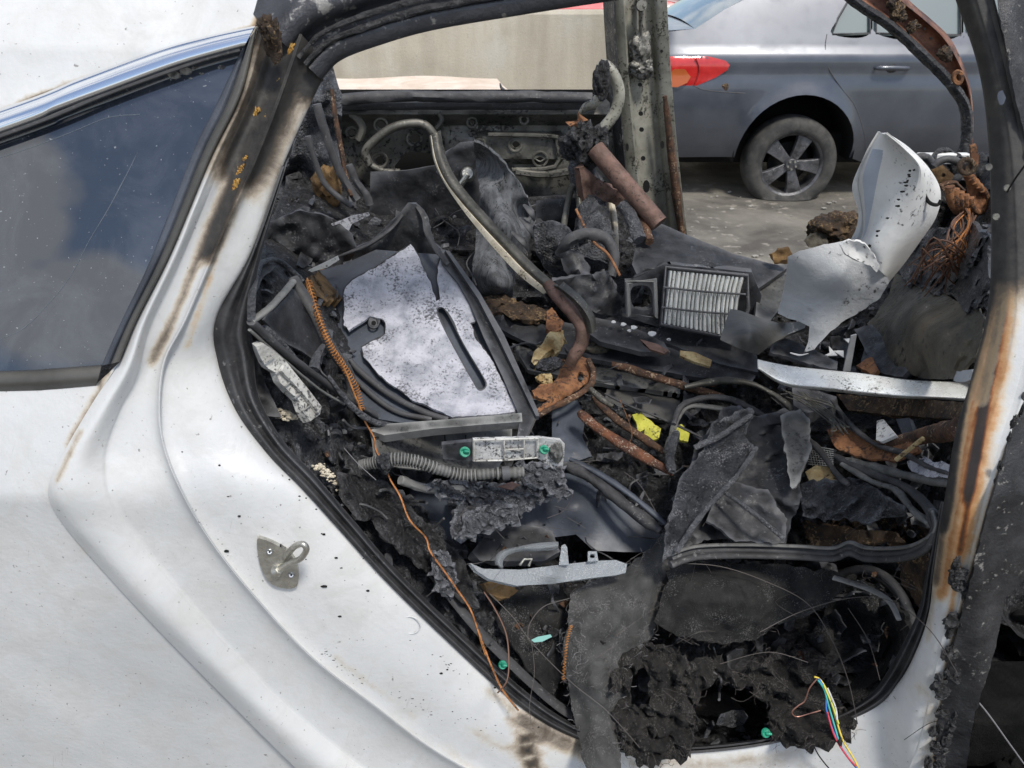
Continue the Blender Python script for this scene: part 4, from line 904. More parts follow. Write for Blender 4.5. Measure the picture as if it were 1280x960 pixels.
# --- left: shapes behind, by the far rear corner
T('rear_corner_liner', sheet([(398,100),(415,88),(428,118),(425,240),(446,262),(420,290),(330,300),(352,225),(380,150)], th=.006, step=6, absd=2.35, crum=.06, cs=7, fold=.05, fs=6), M['charsh'], 'crumpled black liner hanging in the far rear corner of the cabin', 'liner')
T('rusty_strap', tube([(415,112,2.22),(420,150,2.2),(427,190,2.18),(434,228,2.16),(440,246,2.14)], [.012, .017, .017, .014], absd=2.2, flat=.4, wob=.15), M['rust'], 'thin rusty strap hanging upright in the far rear corner', 'strap')
for k, (pp, r_, lb) in enumerate([([(396,130),(408,170),(425,215),(446,250)], .012, 'thick black cable drooping left of the rusty strap'), ([(385,170),(395,205),(410,235),(440,258)], .008, 'thin black cable drooping lowest left of the rusty strap'),
     ([(436,206),(446,228),(458,244),(462,256)], .01, 'short black hose curving right of the rusty strap')]):
    T('black_cable', tube([(x, y, 2.15-.05*k) for x, y in pp], r_, absd=2.1, wob=.15), M['rubber'], lb, 'cable')
T('brown_lump', lump3(P(412, 232, 2.25), (.04, .03, .05), amp=.5), M['brownfoam'], 'scorched brown lump beside the foot of the rusty strap', 'lump')
T('grey_side_panel', sheet([(463,216),(500,214),(540,207),(572,196),(605,232),(640,262),(700,300),(700,340),(560,330),(440,300),(462,262)], th=.006, step=7, absd=2.3, crum=.02, cs=5, ), M['plastic'], 'flat dark plastic panel standing below the hole in the far door', 'panel')
T('black_curved_trim', sheet([(545,215),(558,190),(575,178),(592,175),(600,182),(600,230),(612,262),(590,262),(560,235)], th=.008, step=6, absd=2.16, crum=.02, cs=10), M['plastic'], 'black curved trim beside the grey deadening mat', 'trim')
T('torn_mat', sheet([(592,178),(600,179),(622,195),(645,222),(659,247),(667,275),(662,305),(648,330),(640,372),(600,378),(588,372),(594,300),(600,240)], th=.006, step=5, absd=2.0, ctrl=[(630,280,1.9),(600,280,2.06),(660,270,2.08),(630,360,1.85),(598,200,2.12)], crum=.012, cs=20, rag=2), M['denim'], 'grey fibrous deadening mat standing upright under the far window', 'mat')
for k, (a, b_) in enumerate([((655,256),(668,275)),((650,272),(667,296)),((640,290),(660,312))]):
    T('mat_tooth', tube([(a[0], a[1], 1.9), ((a[0]+b_[0])/2+3, (a[1]+b_[1])/2, 1.88), (b_[0], b_[1], 1.9)], [.004, .012, .005], absd=1.9, flat=.5), M['rubber'], ['top', 'middle', 'bottom'][k]+' black melted tooth on the right edge of the deadening mat', 'clip', 'melted teeth on the mat')
T('round_fixing', merge(cyl3(P(585, 218, 2.12), (0, -1, .4), .02, .02, 20, .014), tube3([P(585, 218, 2.1), P(575, 232, 2.1), P(566, 240, 2.12)], .008)), M['steel'], 'small shiny round fixing on the black curved trim', 'fixing')

# --- belt pillar of junk left of the far centre pillar
T('charred_post', tube([(722,190,2.3),(730,215,2.25),(738,250,2.15),(742,290,2.05),(738,330,1.98)], [.02, .04, .03, .05, .04], absd=2.2, wob=.5, seg=12), M['charsh'], 'charred lumpy post standing left of the far centre pillar', 'post')
T('hooked_tube', tube([(737,196,2.22),(739,180,2.22),(752,163,2.2),(768,142,2.2),(774,118,2.2),(768,95,2.2),(757,82,2.2),(752,86,2.2),(754,108,2.22)], [.013, .015, .016, .015, .013], absd=2.2, seg=12), M['pillar'], 'hooked cream tube rising beside the far centre pillar', 'tube')
T('black_grip', lump3(P(753, 100, 2.16), (.022, .02, .045), amp=.3), M['char'], 'black melted grip in the bend of the hooked tube', 'grip')
T('bent_lever', tube([(752,112,2.21),(744,128,2.21),(732,134,2.21),(725,142,2.21)], [.011, .013, .011, .006], absd=2.2, seg=10), M['pillar'], 'short bent cream lever pointing down left from the hooked tube', 'lever')
T('orange_clump', sheet([(724,142),(732,152),(729,163),(733,170),(726,180),(716,184),(714,172),(719,165),(712,158),(720,154)], th=.02, step=3, absd=2.15, crum=.02, cs=30, rag=1.5), M['rustor'], 'orange rusty scrap stuck above the charred knot', 'scrap')
T('charred_knot', merge(lump3(P(733, 182, 2.17), (.055, .04, .045), amp=.6), lump3(P(748, 175, 2.15), (.03, .03, .03), amp=.6), lump3(P(728, 175, 2.14), (.03, .03, .04), amp=.7)), M['char'], 'charred black knot at the top of the rusty rod', 'knot')
T('rusty_rod', tube([(744,186,2.12),(783,232,2.06),(824,280,2.0)], .0245, absd=2.1, seg=16), M['rustpink'], 'straight brownish rusty rod leaning down right beside the far centre pillar', 'rod')
T('curved_hinge_arm', sheet([(724,210),(730,208),(748,224),(766,236),(783,240),(788,252),(780,262),(765,254),(755,252),(742,262),(736,285),(732,262),(728,236)], th=.02, step=4, absd=2.12, crum=.01, cs=20), M['rustpink'], 'curved brown hinge arm behind the rusty rod', 'hinge')
for k, (pp, r_, mt, lb) in enumerate([([(738,200,2.2),(745,240,2.15),(752,290,2.05),(748,330,2.0)], .012, 'rubber', 'black hose hanging from the charred knot'),
     ([(728,205,2.2),(724,240,2.15),(728,280,2.08),(742,320,2.0)], .01, 'stripmetal', 'dull metal strip hanging left of the black hose'),
     ([(760,240,2.2),(768,275,2.15),(770,320,2.05)], .009, 'cream', 'cream upright rod between the charred post and the far pillar'),
     ([(780,256,2.05),(790,275,2.0),(800,300,1.95)], .018, 'charsh', 'blistered black pipe under the rusty rod'),
     ([(795,262,2.06),(806,285,2.0),(812,302,1.95)], .012, 'rust', 'short rusty pipe under the lower end of the rusty rod'),
     ([(720,262,2.0),(740,300,1.9),(760,318,1.85),(775,345,1.8)], .0035, 'rustor', 'thin orange rod crossing in front of the charred post'),
     ([(716,230,2.2),(708,262,2.2),(704,290,2.15)], .009, 'doorin', 'grey metal stay left of the charred post')]):
    T('hanging_rod', tube(pp, r_, absd=2, wob=.15), M[mt], lb, 'rod')
T('black_hoop', tube([(700,318,1.92),(712,300,1.9),(735,292,1.9),(758,300,1.9),(768,322,1.88),(764,345,1.86)], [.014, .016, .012], absd=1.9, wob=.1), M['rubber'], 'black hoop of hose at the foot of the charred post', 'hose')
for k, (pp, dep, mt, lb) in enumerate([([(670,250),(760,245),(775,300),(700,310),(668,290)], 2.25, 'plastic', 'flat black panel low on the far door beside the charred post'),
     ([(668,282),(690,275),(712,285),(722,300),(732,330),(722,348),(700,352),(680,335),(668,310)], 1.98, 'charsh', 'melted black shroud right of the deadening mat'),
     ([(700,318),(712,312),(724,318),(738,334),(737,345),(716,348),(705,338)], 1.9, 'plastic', 'small grey bracket plate right of the deadening mat'),
     ([(690,350),(760,340),(780,380),(770,396),(700,376)], 1.84, 'plastic', 'black box end left of the air filter housing')]):
    T('shroud_piece', sheet(pp, th=.012, step=5, absd=dep, crum=.025 if k else .005, cs=12, rag=1.5, ctrl=[(pp[0][0]+30, pp[0][1]+25, dep-.04)]), M[mt], lb, 'plastic')

# --- arched metal strip, from the far side to the rusty bracket
st_t = [(541,168,2.0),(546,196,1.97),(557,222,1.93),(576,248,1.88),(600,275,1.82),(630,307,1.75),(660,338,1.68),(688,362,1.62)]
sroot = TE('arched_strip', (700,400,0), 'long arched metal strip, smoked at the top and rusty at the hooked lower end', 'metal strip')
obj('smoked_strip', thick(loft([[P(x+ox, y+oy, d+od) for ox, oy, od in ((-5, 2, .02), (-1, 0, -.006), (5, -3, -.008), (10, -5, .012))] for x, y, d in st_t], 3, 6), .003), M['stripmetal'], sroot)
obj('bright_edge', thick(loft([[P(x+ox, y+oy, d+od) for ox, oy, od in ((-8*k_, 5*k_, .004), (-5*k_*.6, 2, -.004), (-4*.6, 1, .004))] for (x, y, d), k_ in zip(st_t, (.3, .5, .5, .7, 1, 1.25, 1.3, 1.1))], 3, 6), .002), M['cream'], sroot)
obj('rusty_hook', tube([(684,354,1.63),(700,374,1.6),(717,392,1.58),(728,410,1.56),(727,428,1.55),(718,444,1.54),(712,456,1.54)], [.014, .0165, .017, .016, .013], absd=1.6, seg=12, wob=.08, flat=.8), M['rustpink'], sroot)
obj('ledge', thick(loft([[P(x+ox, y+oy, d+od) for ox, oy, od in ((0, 0, 0), (8, 2, -.02), (14, -4, .0))] for x, y, d in [(690,356,1.62),(712,374,1.58),(728,396,1.56),(732,415,1.55)]], 3, 6), .003), M['stripmetal'], sroot)
# --- rusty bracket and burnt foam
T('rusty_seat_bracket', sheet([(700,462),(712,448),(724,444),(734,450),(739,462),(738,474),(724,486),(705,497),(690,507),(676,518),(668,514),(684,500),(668,494),(665,488),(676,480),(690,478),(697,472)], th=.008, step=3, rel=-.12, crum=.012, cs=25, rag=1, holes=[[(722,468),(725,464),(729,466),(729,474),(725,478),(722,474)]], ctrl=[(700,485,-.16)]), M['rustor'], 'orange rusted seat bracket at the foot of the arched strip', 'bracket')
T('bracket_rim', tube([(672,520),(690,510),(710,500),(728,490),(740,478),(741,462),(735,450)], [.005, .007, .006], rel=-.14, wob=.3), M['rust'], 'rough rusty rim curving under the orange bracket', 'rim')
T('orange_tab', sheet([(683,388),(690,384),(698,394),(704,402),(702,412),(692,414),(683,410)], th=.012, step=3, rel=-.14, crum=.01, cs=30, rag=1.2), M['rustor'], 'small orange rusty tab above the yellow foam', 'tab')
T('yellow_foam', sheet([(688,412),(704,414),(706,424),(700,438),(694,442),(690,434),(680,444),(668,456),(664,452),(668,440),(680,426)], th=.02, step=3, rel=-.13, crum=.02, cs=24, rag=1, ctrl=[(688,425,-.16)]), M['foam'], 'scorched yellow foam scrap hanging under the orange tab', 'foam')
T('grey_clamp', lump((685,455,-.12), (.035, .02, .014), amp=.35, rot=-.15), M['charsh'], 'grey charred clamp wedged above the orange bracket', 'clamp')
T('pale_foam_bit', lump((682,474,-.1), (.018, .015, .012), amp=.5), M['foam'], 'pale foam bit left of the orange bracket', 'foam')
T('charred_rag', sheet([(600,372),(630,370),(660,380),(690,392),(684,402),(650,398),(610,390)], th=.012, step=4, rel=-.06, crum=.03, cs=26, rag=3), M['charbrown'], 'frayed brown charred rag lying across the black beams', 'rag')
# --- long black beams / ducts
for k, (pp, mt, rel, lb) in enumerate([
  ([(596,378),(690,400),(790,420),(880,448),(945,470),(940,478),(860,470),(760,452),(690,440),(640,420),(604,398)], 'plastic', -.03, 'broad black duct running from the white padded tray to the chrome strip'),
  ([(700,358),(760,380),(830,400),(905,418),(946,440),(948,466),(900,455),(820,424),(750,404),(712,392)], 'plastic', -.04, 'black pierced channel under the air filter'),
  ([(728,394),(780,404),(830,428),(838,440),(800,438),(750,426),(730,412)], 'rubber', -.09, 'thin black curved blade in front of the pierced channel'),
  ([(640,430),(700,436),(760,452),(850,474),(850,492),(760,480),(660,462)], 'plasticgrey', .0, 'dusty grey rail under the broad black duct'),
  ([(760,478),(800,484),(850,500),(846,530),(800,520),(756,500)], 'trim', .02, 'smooth grey panel above the lime plastic scrap'),
  ([(800,284),(815,276),(850,290),(915,316),(985,335),(960,352),(940,366),(930,346),(845,334),(834,330),(820,348),(800,352),(790,330)], 'plastic', -.2, 'black angular cover standing behind the air filter'),
  ([(948,352),(985,325),(1000,330),(985,372),(960,405),(944,395)], 'plasticgrey', -.16, 'scarred grey shield between the air filter and the bumper fragment')]):
    T('duct_piece', sheet(pp, th=.014, step=6, rel=rel, crum=.012, cs=7, fold=.006), M[mt], lb, 'duct' if k < 5 else 'cover')
gs = []
for k, (x, y, r_) in enumerate([(767,402,2.2),(779,405,2.6),(792,409,3),(815,417,4),(787,413,2),(727,378,4),(836,424,2),(900,330,2)]):
    T('bright_sliver', sheet([(x+r_*1.3*math.cos(a)*(1+.3*math.sin(3*a+k)), y+r_*.8*math.sin(a)) for a in [i*.8 for i in range(8)]], th=.002, step=2, rel=-.115 if y < 400 or y > 410 else -.125), M['bumper'], 'tiny bright sliver of plastic on the black channel under the air filter', 'sliver', 'bright slivers on the black channel')
T('cream_wedge', sheet([(850,438),(868,440),(890,450),(888,458),(868,452),(850,444)], th=.008, step=3, rel=-.09), M['foam'], 'small tan wedge on the black channel below the filter', 'wedge')
T('rust_wedge', sheet([(800,424),(822,430),(836,438),(830,442),(812,436)], th=.006, step=3, rel=-.13), M['rustpink'], 'thin brown wedge on the curved blade below the filter', 'wedge')
T('brown_lens_piece', lump((745,435,-.03), (.035, .02, .015), amp=.2), M['brownsheet'], 'smooth brown oval piece right of the arched strip', 'piece')
# --- air filter
fr = [(833,336),(932,346),(933,388),(926,420),(900,424),(826,404)]
root = TE('air_filter', (880,420,-.2), 'white pleated air filter held in a black frame', 'air filter')
def fy(x, y): return 1.72+(.06*(420-y)/80)
def pf(x, y, d=0): return P(x, y, fy(x, y)+d)
V = []; F = []; npl = 17
for i in range(npl*6+1):
    u = i/(npl*6); dpt = -.017*abs(math.sin(math.pi*npl*u))
    for v in [j/6 for j in range(7)]:
        xt = 835+(930-835)*u; yt = 338+(347-338)*u; xb = 828+(905-828)*u+18*u*v; yb_ = 404+(422-404)*u
        V.append(pf(xt*(1-v)+xb*v+.6*math.sin(u*40+v*2), yt*(1-v)+yb_*v, dpt))
for i in range(npl*6):
    for j in range(6): a = i*7+j; F.append((a, a+1, a+8, a+7))
obj('pleats', thick((V, F), .001), M['paper'], root)
for q in ([(829,359),(932,368)], [(827,384),(920,393)]): obj('cross_bar', tube3([pf(*q[0], -.02), pf((q[0][0]+q[1][0])/2, (q[0][1]+q[1][1])/2+1, -.021), pf(*q[1], -.02)], .0026), M['plastic'], root)
obj('frame', tube3([pf(x, y, -.008) for x, y in [(833,335),(934,345),(935,385),(922,424),(826,405)]], .006, k=1, closed=True, seg=8), M['plastic'], root)
T('filter_housing', sheet([(782,352),(832,330),(940,340),(952,370),(940,430),(905,428),(822,408),(782,396)], th=.02, step=7, absd=1.79, crum=.006, holes=[[(790,360),(812,360),(814,385),(792,384)]]), M['plastic'], 'black housing around the white pleated air filter', 'housing')
T('housing_lip', tube3([P(x, y, 1.74) for x, y in [(784,353),(818,350),(820,396),(786,394)]], .007, k=1, closed=True, seg=6), M['plasticgrey'], 'square grey lip left of the air filter', 'frame')
T('bent_sheet', sheet([(913,386),(925,388),(950,398),(975,404),(1010,402),(1006,410),(985,418),(965,430),(948,444),(925,436),(900,424),(906,405)], th=.004, step=5, rel=-.25, crum=.006, ctrl=[(940,415,-.31),(985,408,-.2)]), M['trim'], 'bent dark sheet below the air filter', 'sheet')
# --- silver white bumper fragment
root = TE('bumper_fragment', (1060,400,-.3), 'large torn silver white bumper fragment lying across the wreckage', 'bumper fragment')
rws = [[(1098,164),(1099,165),(1101,166),(1106,168),(1108,167),(1112,168)], [(1079,198),(1083,195),(1090,186),(1124,190),(1130,184),(1136,184)], [(1066,228),(1072,226),(1078,218),(1136,214),(1152,208),(1162,211)],
 [(1067,246),(1074,246),(1079,244),(1126,240),(1154,236),(1176,240)], [(1073,264),(1077,266),(1081,268),(1110,268),(1144,268),(1170,272)], [(1070,286),(1075,288),(1080,290),(1094,292),(1130,298),(1150,302)], [(1060,308),(1067,309),(1073,310),(1084,312),(1112,324),(1130,330)], [(1068,322),(1076,324),(1083,326),(1092,332),(1104,342),(1112,352)]]
dps = [1.61, 1.605, 1.6, 1.52, 1.5, 1.57]
obj('outer_face', thick(loft([[P(x, y, d+.004*i) for (x, y), d in zip(r_, dps)] for i, r_ in enumerate(rws)], 5, 6), .004), M['bumper'], root, auto=30)
recw = [[P(q_[0][0]*(1-t)+q_[1][0]*t, q_[0][1]*(1-t)+q_[1][1]*t, 1.597+.004*i-.062*t) for t in (.02, .3, .6, .9)] for i, q_ in enumerate([(r_[2], r_[3]) for r_ in rws][1:7])]
obj('recess', thick(loft(recw, 4, 6), .002), gm('bumper_white_shaded_blue', (.36, .4, .47), (.46, .5, .57), 8, (.3, .5), .0, .0002, 60), root)  # bumper white with the hollow's bluish shade painted into its colour
rng = random.Random(5)
for k in range(16):
    t_ = rng.random(); i_ = rng.randrange(1, 6); a_ = rws[i_][3]; b_ = rws[i_+1][3]; x, y = a_[0]*(1-t_)+b_[0]*t_+rng.uniform(0, 8), a_[1]*(1-t_)+b_[1]*t_
    obj('paint_chip', lump3(P(x, y, 1.512), (.002+.003*rng.random(), .002, .002), amp=.5, sub=2, seed=k), M['black'], root)
obj('lower_flap', sheet([(985,322,1.6),(1000,314,1.59),(1030,306,1.585),(1060,300,1.58),(1080,312,1.56),(1098,330,1.54),(1112,352,1.54),(1100,372,1.55),(1078,388,1.56),(1056,400,1.56),(1035,418,1.56),(1018,436,1.56),(1004,441,1.57),(1010,428,1.575),(1012,408,1.58),(1000,402,1.6),(985,398,1.62),(972,392,1.64),(980,360,1.63)], th=.004, step=5, absd=1.5, rag=1, ctrl=[(1050,345,1.545),(1020,380,1.58)], crum=.003, cs=10), M['bumpin'], root)
obj('torn_lip', sheet([(1050,306),(1062,300),(1080,305),(1092,318),(1100,332),(1096,340),(1088,332),(1072,326),(1058,318)], th=.005, step=3, absd=1.5, rag=1.5, crum=.004, cs=30, ctrl=[(1070,312,1.51)]), M['bumper'], root)
obj('crack', tube3([P(x, y, 1.525) for x, y in [(1155,233),(1157,246),(1163,254),(1172,256),(1176,250)]], .0035, seg=6), M['black'], root)
obj('white_shard', tube3([P(988, 441, 1.5), P(1000, 444, 1.48), P(1010, 442, 1.47)], [.002, .004, .002], flat=.5), M['bumper'], root)
obj('strut', sheet([(1064,420),(1071,418),(1063,464),(1054,464)], th=.004, step=4, absd=1.56), M['bumpin'], root)
# --- chrome trim strip
cs_t = [(947,449),(985,457),(1030,462),(1080,467),(1130,474),(1180,477),(1222,477)]; cs_b = [(948,462),(980,482),(1030,488),(1080,494),(1130,498),(1180,500),(1222,503)]
T('chrome_strip', thick(loft([[P(a[0]*(1-t)+b_[0]*t, a[1]*(1-t)+b_[1]*t, 1.42-.0006*(a[0]-947)+d) for t, d in ((0, .045), (.06, .034), (.35, .014), (.7, -.006), (.9, -.01), (1, .012))] for a, b_ in zip(cs_t, cs_b)], 5, 6), .003), M['chromed'], 'dirty chrome trim strip lying level under the bumper fragment', 'trim strip')
# --- right: things between bumper fragment and centre pillar
T('brown_sheet', sheet([(1085,405),(1110,370),(1118,340),(1150,352),(1180,368),(1222,385),(1232,400),(1222,440),(1200,470),(1160,474),(1120,455)], th=.006, step=6, rel=-.12, crum=.03, cs=8, fold=.02, rag=2, ctrl=[(1160,400,-.24)]), M['brownsheet'], 'scorched brown sheet sagging between the bumper fragment and the centre pillar', 'sheet')
T('charred_bundle', sheet([(1120,330),(1150,290),(1190,280),(1236,290),(1236,392),(1200,378),(1160,360),(1135,350)], th=.01, step=4, rel=-.14, crum=.05, cs=14, fold=.04, rag=4), M['charsh'], 'charred black bundle left of the centre pillar above the brown sheet', 'bundle')
T('black_wadding', sheet([(1150,200),(1180,196),(1236,200),(1240,300),(1180,300),(1168,270),(1172,235)], th=.01, step=4, absd=1.85, crum=.06, cs=12, fold=.05, rag=4), M['char'], 'charred black wadding behind the rusted spring', 'wadding')
root = TE('rusted_spring', (1206,262,-.2), 'orange rusted spring beside the centre pillar', 'spring')
for i in range(5):
    a = i*5; obj('coil', tube3([P(1204+i*5.5+19*math.cos(t)*.72*(1-i*.07)-3, 238+i*3+26*math.sin(t)*(1-i*.1), 1.62+.03*math.cos(t)) for t in [k*.62-1 for k in range(8)]], .009-.0006*i, seg=8, k=4), M['rustor'], root)
T('rusted_cup', merge(tube3([P(1208+9*math.cos(a), 208+9*math.sin(a), 1.6) for a in [i*.7 for i in range(9)]], .005, k=3, closed=True), cyl3(P(1208, 208, 1.62), (0, -1, 0), .012, .02)), M['charbrown'], 'rusted round cup above the rusted spring', 'cup')
T('rust_hook', sheet([(1213,182),(1220,180),(1224,196),(1222,212),(1215,208)], th=.006, step=3, absd=1.66), M['rustor'], 'orange rust hook poking up beside the centre pillar', 'hook')
T('tan_bracket', sheet([(1164,212),(1178,206),(1192,218),(1188,232),(1172,228)], th=.01, step=3, absd=1.68, holes=[[(1177,217),(1181,216),(1182,220),(1178,221)]], crum=.01), M['brownfoam'], 'tan bracket with a hole left of the rusted spring', 'bracket')
T('brown_hook_piece', sheet([(1176,232),(1196,228),(1204,240),(1196,252),(1184,246)], th=.01, step=3, absd=1.66, crum=.015, rag=1.5), M['rust'], 'brown rusty scrap under the tan bracket', 'scrap')
T('dark_ring', tube3([P(1185+18*math.cos(a), 212+13*math.sin(a), 1.7) for a in [-2.8+i*.45 for i in range(11)]], .008, seg=8, k=3), M['rubber'], 'dark plastic ring behind the tan bracket', 'ring')
T('white_sill_piece', box3(P(1178, 198, 1.9), (.06, 0, 0), (0, .01, 0), (0, 0, .012)), M['bumper'], 'short white strip behind the dark ring', 'strip', bevel=.003)
T('black_hose_arch', tube3([P(x, y, 1.8) for x, y in [(1140,202),(1150,196),(1162,200),(1170,215),(1172,228)]], .009, wob=.2), M['rubber'], 'black hose arching above the bumper fragment', 'hose')
random.seed(12)
for i in range(16):
    x0, y0 = 1206+random.uniform(-10, 14), 262+random.uniform(-4, 8); x1, y1 = 1150+random.uniform(0, 85), 330+random.uniform(0, 50)
    T('burnt_wire', tube3([P(x0, y0, 1.58), P(x0+random.uniform(-16, 8), y0+20, 1.54), P((x0+x1)/2+random.uniform(-10, 20), (y0+y1)/2+8, 1.5), P(x1, y1, 1.5)], random.uniform(.001, .0022), seg=5), M['hairbrown'] if i % 3 else M['copper'], 'thin brown burnt wire trailing down from the rusted spring' if i % 3 else 'thin bright copper wire trailing down from the rusted spring', 'wire', 'burnt wires below the rusted spring' if i % 3 else 'copper wires below the rusted spring')
for i in range(12):
    a = random.random()*.9
    ww = random.uniform
    T('curled_wire', tube3([P(1128+ww(0, 40), 318+ww(0, 50), 1.5), P(1150+ww(0, 30), 296+ww(0, 40), 1.46), P(1180+ww(0, 30), 296+ww(0, 60), 1.47), P(1200+ww(-20, 22), 330+ww(0, 50), 1.5)], ww(.0008, .002), seg=5, wob=.2), M['hairbrown'], 'thin dark wire looping over the charred bundle', 'wire', 'wires over the charred bundle')
T('stone_chunk', lump3(P(1047, 285, 2.2), (.07, .05, .045), amp=.4), M['charbrown'], 'dark chunk lying behind the bumper fragment', 'chunk')
T('leafy_scrap', sheet([(1006,302),(1016,293),(1034,296),(1036,306),(1012,310)], th=.01, step=3, absd=2.15, crum=.02, rag=2), M['brownsheet'], 'greenish brown scrap left of the dark chunk', 'scrap')
T('broken_corner', sheet([(965,318),(972,312),(986,310),(992,322),(985,330),(968,330)], th=.012, step=3, absd=1.9, crum=.02, rag=1.5), M['brownfoam'], 'broken brown corner above the grey shield', 'scrap')
for k, (pp, mt, rel, lb) in enumerate([
  ([(1068,412),(1090,405),(1110,430),(1135,462),(1128,470),(1100,466),(1082,440)], 'plastic', -.14, 'black blade slanting down behind the chrome strip'),
  ([(970,420),(1000,430),(1048,452),(1046,462),(1000,452),(962,440)], 'plastic', -.16, 'black blade behind the left end of the chrome strip'),
  ([(1070,456),(1090,446),(1098,462),(1090,468)], 'rustor', -.16, 'orange scrap behind the chrome strip'),
  ([(1105,438),(1150,434),(1155,450),(1120,456)], 'rust', -.1, 'rusty brown scrap under the scorched brown sheet'),
  ([(1196,464),(1216,462),(1216,476),(1192,476)], 'bumpin', -.16, 'crumpled grey scrap at the right end of the chrome strip')]):
    T('scrap_piece', sheet(pp, th=.008, step=4, rel=rel, crum=.015, cs=20, rag=1.5), M[mt], lb, 'scrap')
T('glass_shards', merge(*[sheet([(x+random.uniform(-9, 9), y+random.uniform(-8, 8)) for _ in range(3)]+[(x+random.uniform(6, 12), y+random.uniform(4, 8))], th=.002, step=4, rel=-.13) for x, y in [(1035,438),(1048,442),(1078,434),(1060,430)]]), M['bumper'], 'bluish shards between the bumper fragment and chrome strip', 'shards')
T('wire_clump', merge(*[tube([(996+random.uniform(-16, 10), 492+random.uniform(-5, 5)), (1040+random.uniform(-8, 8), 520+random.uniform(-16, 12)), (1050+random.uniform(-12, 12), 540+random.uniform(-8, 8))], .0014, rel=-.16, seg=5) for _ in range(12)]), M['stripmetal'], 'tangle of thin metal wire below the chrome strip', 'wire')
T('black_box_end', sheet([(990,484),(1020,488),(1046,496),(1040,508),(1008,516),(992,506)], th=.03, step=5, rel=-.12, crum=.008), M['plastic'], 'glossy black box end under the left of the chrome strip', 'box end')
T('shadowed_beam', sheet([(1045,492),(1210,504),(1208,526),(1120,520),(1060,512)], th=.02, step=6, rel=-.1, crum=.012, cs=10, rag=1), M['charbrown'], 'long dark rusty beam directly under the chrome strip', 'beam')
T('ivory_wedge', sheet([(1096,526),(1104,524),(1120,544),(1102,552),(1095,550)], th=.006, step=4, rel=-.16), M['bumper'], 'bright white wedge standing below the chrome strip', 'wedge')
T('black_wedge', sheet([(1120,524),(1136,522),(1142,540),(1130,548)], th=.01, step=4, rel=-.14), M['plasticblue'], 'dark square plate right of the bright white wedge', 'plate')
T('rusty_tray', sheet([(1033,538),(1050,532),(1080,545),(1100,554),(1140,552),(1150,562),(1120,576),(1080,572),(1045,560)], th=.006, step=4, rel=-.13, crum=.012, cs=14, rag=1.2), M['rustor'], 'orange rusty tray below the chrome strip', 'tray')
T('rusty_tube_end', tube([(1100,560),(1150,546),(1180,540),(1204,536)], [.012, .016, .02], rel=-.12, seg=12, wob=.1), M['rust'], 'rusty tube lying right of the bright white wedge', 'tube')
T('tan_stick', tube([(1120,575),(1136,562),(1154,548)], .004, rel=-.17), M['foam'], 'thin tan stick leaning on the rusty tube', 'stick')
T('white_crumple', sheet([(1134,578),(1150,574),(1180,578),(1196,584),(1194,598),(1165,596),(1140,590)], th=.006, step=3, rel=-.14, crum=.02, cs=30, rag=2), M['ash'], 'crumpled white foil beside the centre pillar', 'foil')
T('cut_foam', sheet([(1006,590),(1020,582),(1040,584),(1052,598),(1036,604),(1012,600)], th=.012, step=3, rel=-.12, crum=.008, rag=1), M['foam'], 'pale yellow foam wedge right of the crumpled black sheets', 'foam')
msh = []
for i in range(9):
    msh.append(tube([(1010+i*3.4, 552+i*1.5), (1016+i*3.2, 582)], .0007, rel=-.13, seg=4, k=1)); msh.append(tube([(1010, 556+i*3), (1042, 562+i*2.6)], .0007, rel=-.13, seg=4, k=1))
T('wire_mesh', merge(*msh), M['steel'], 'scrap of fine speaker mesh above the pale yellow foam wedge', 'mesh')
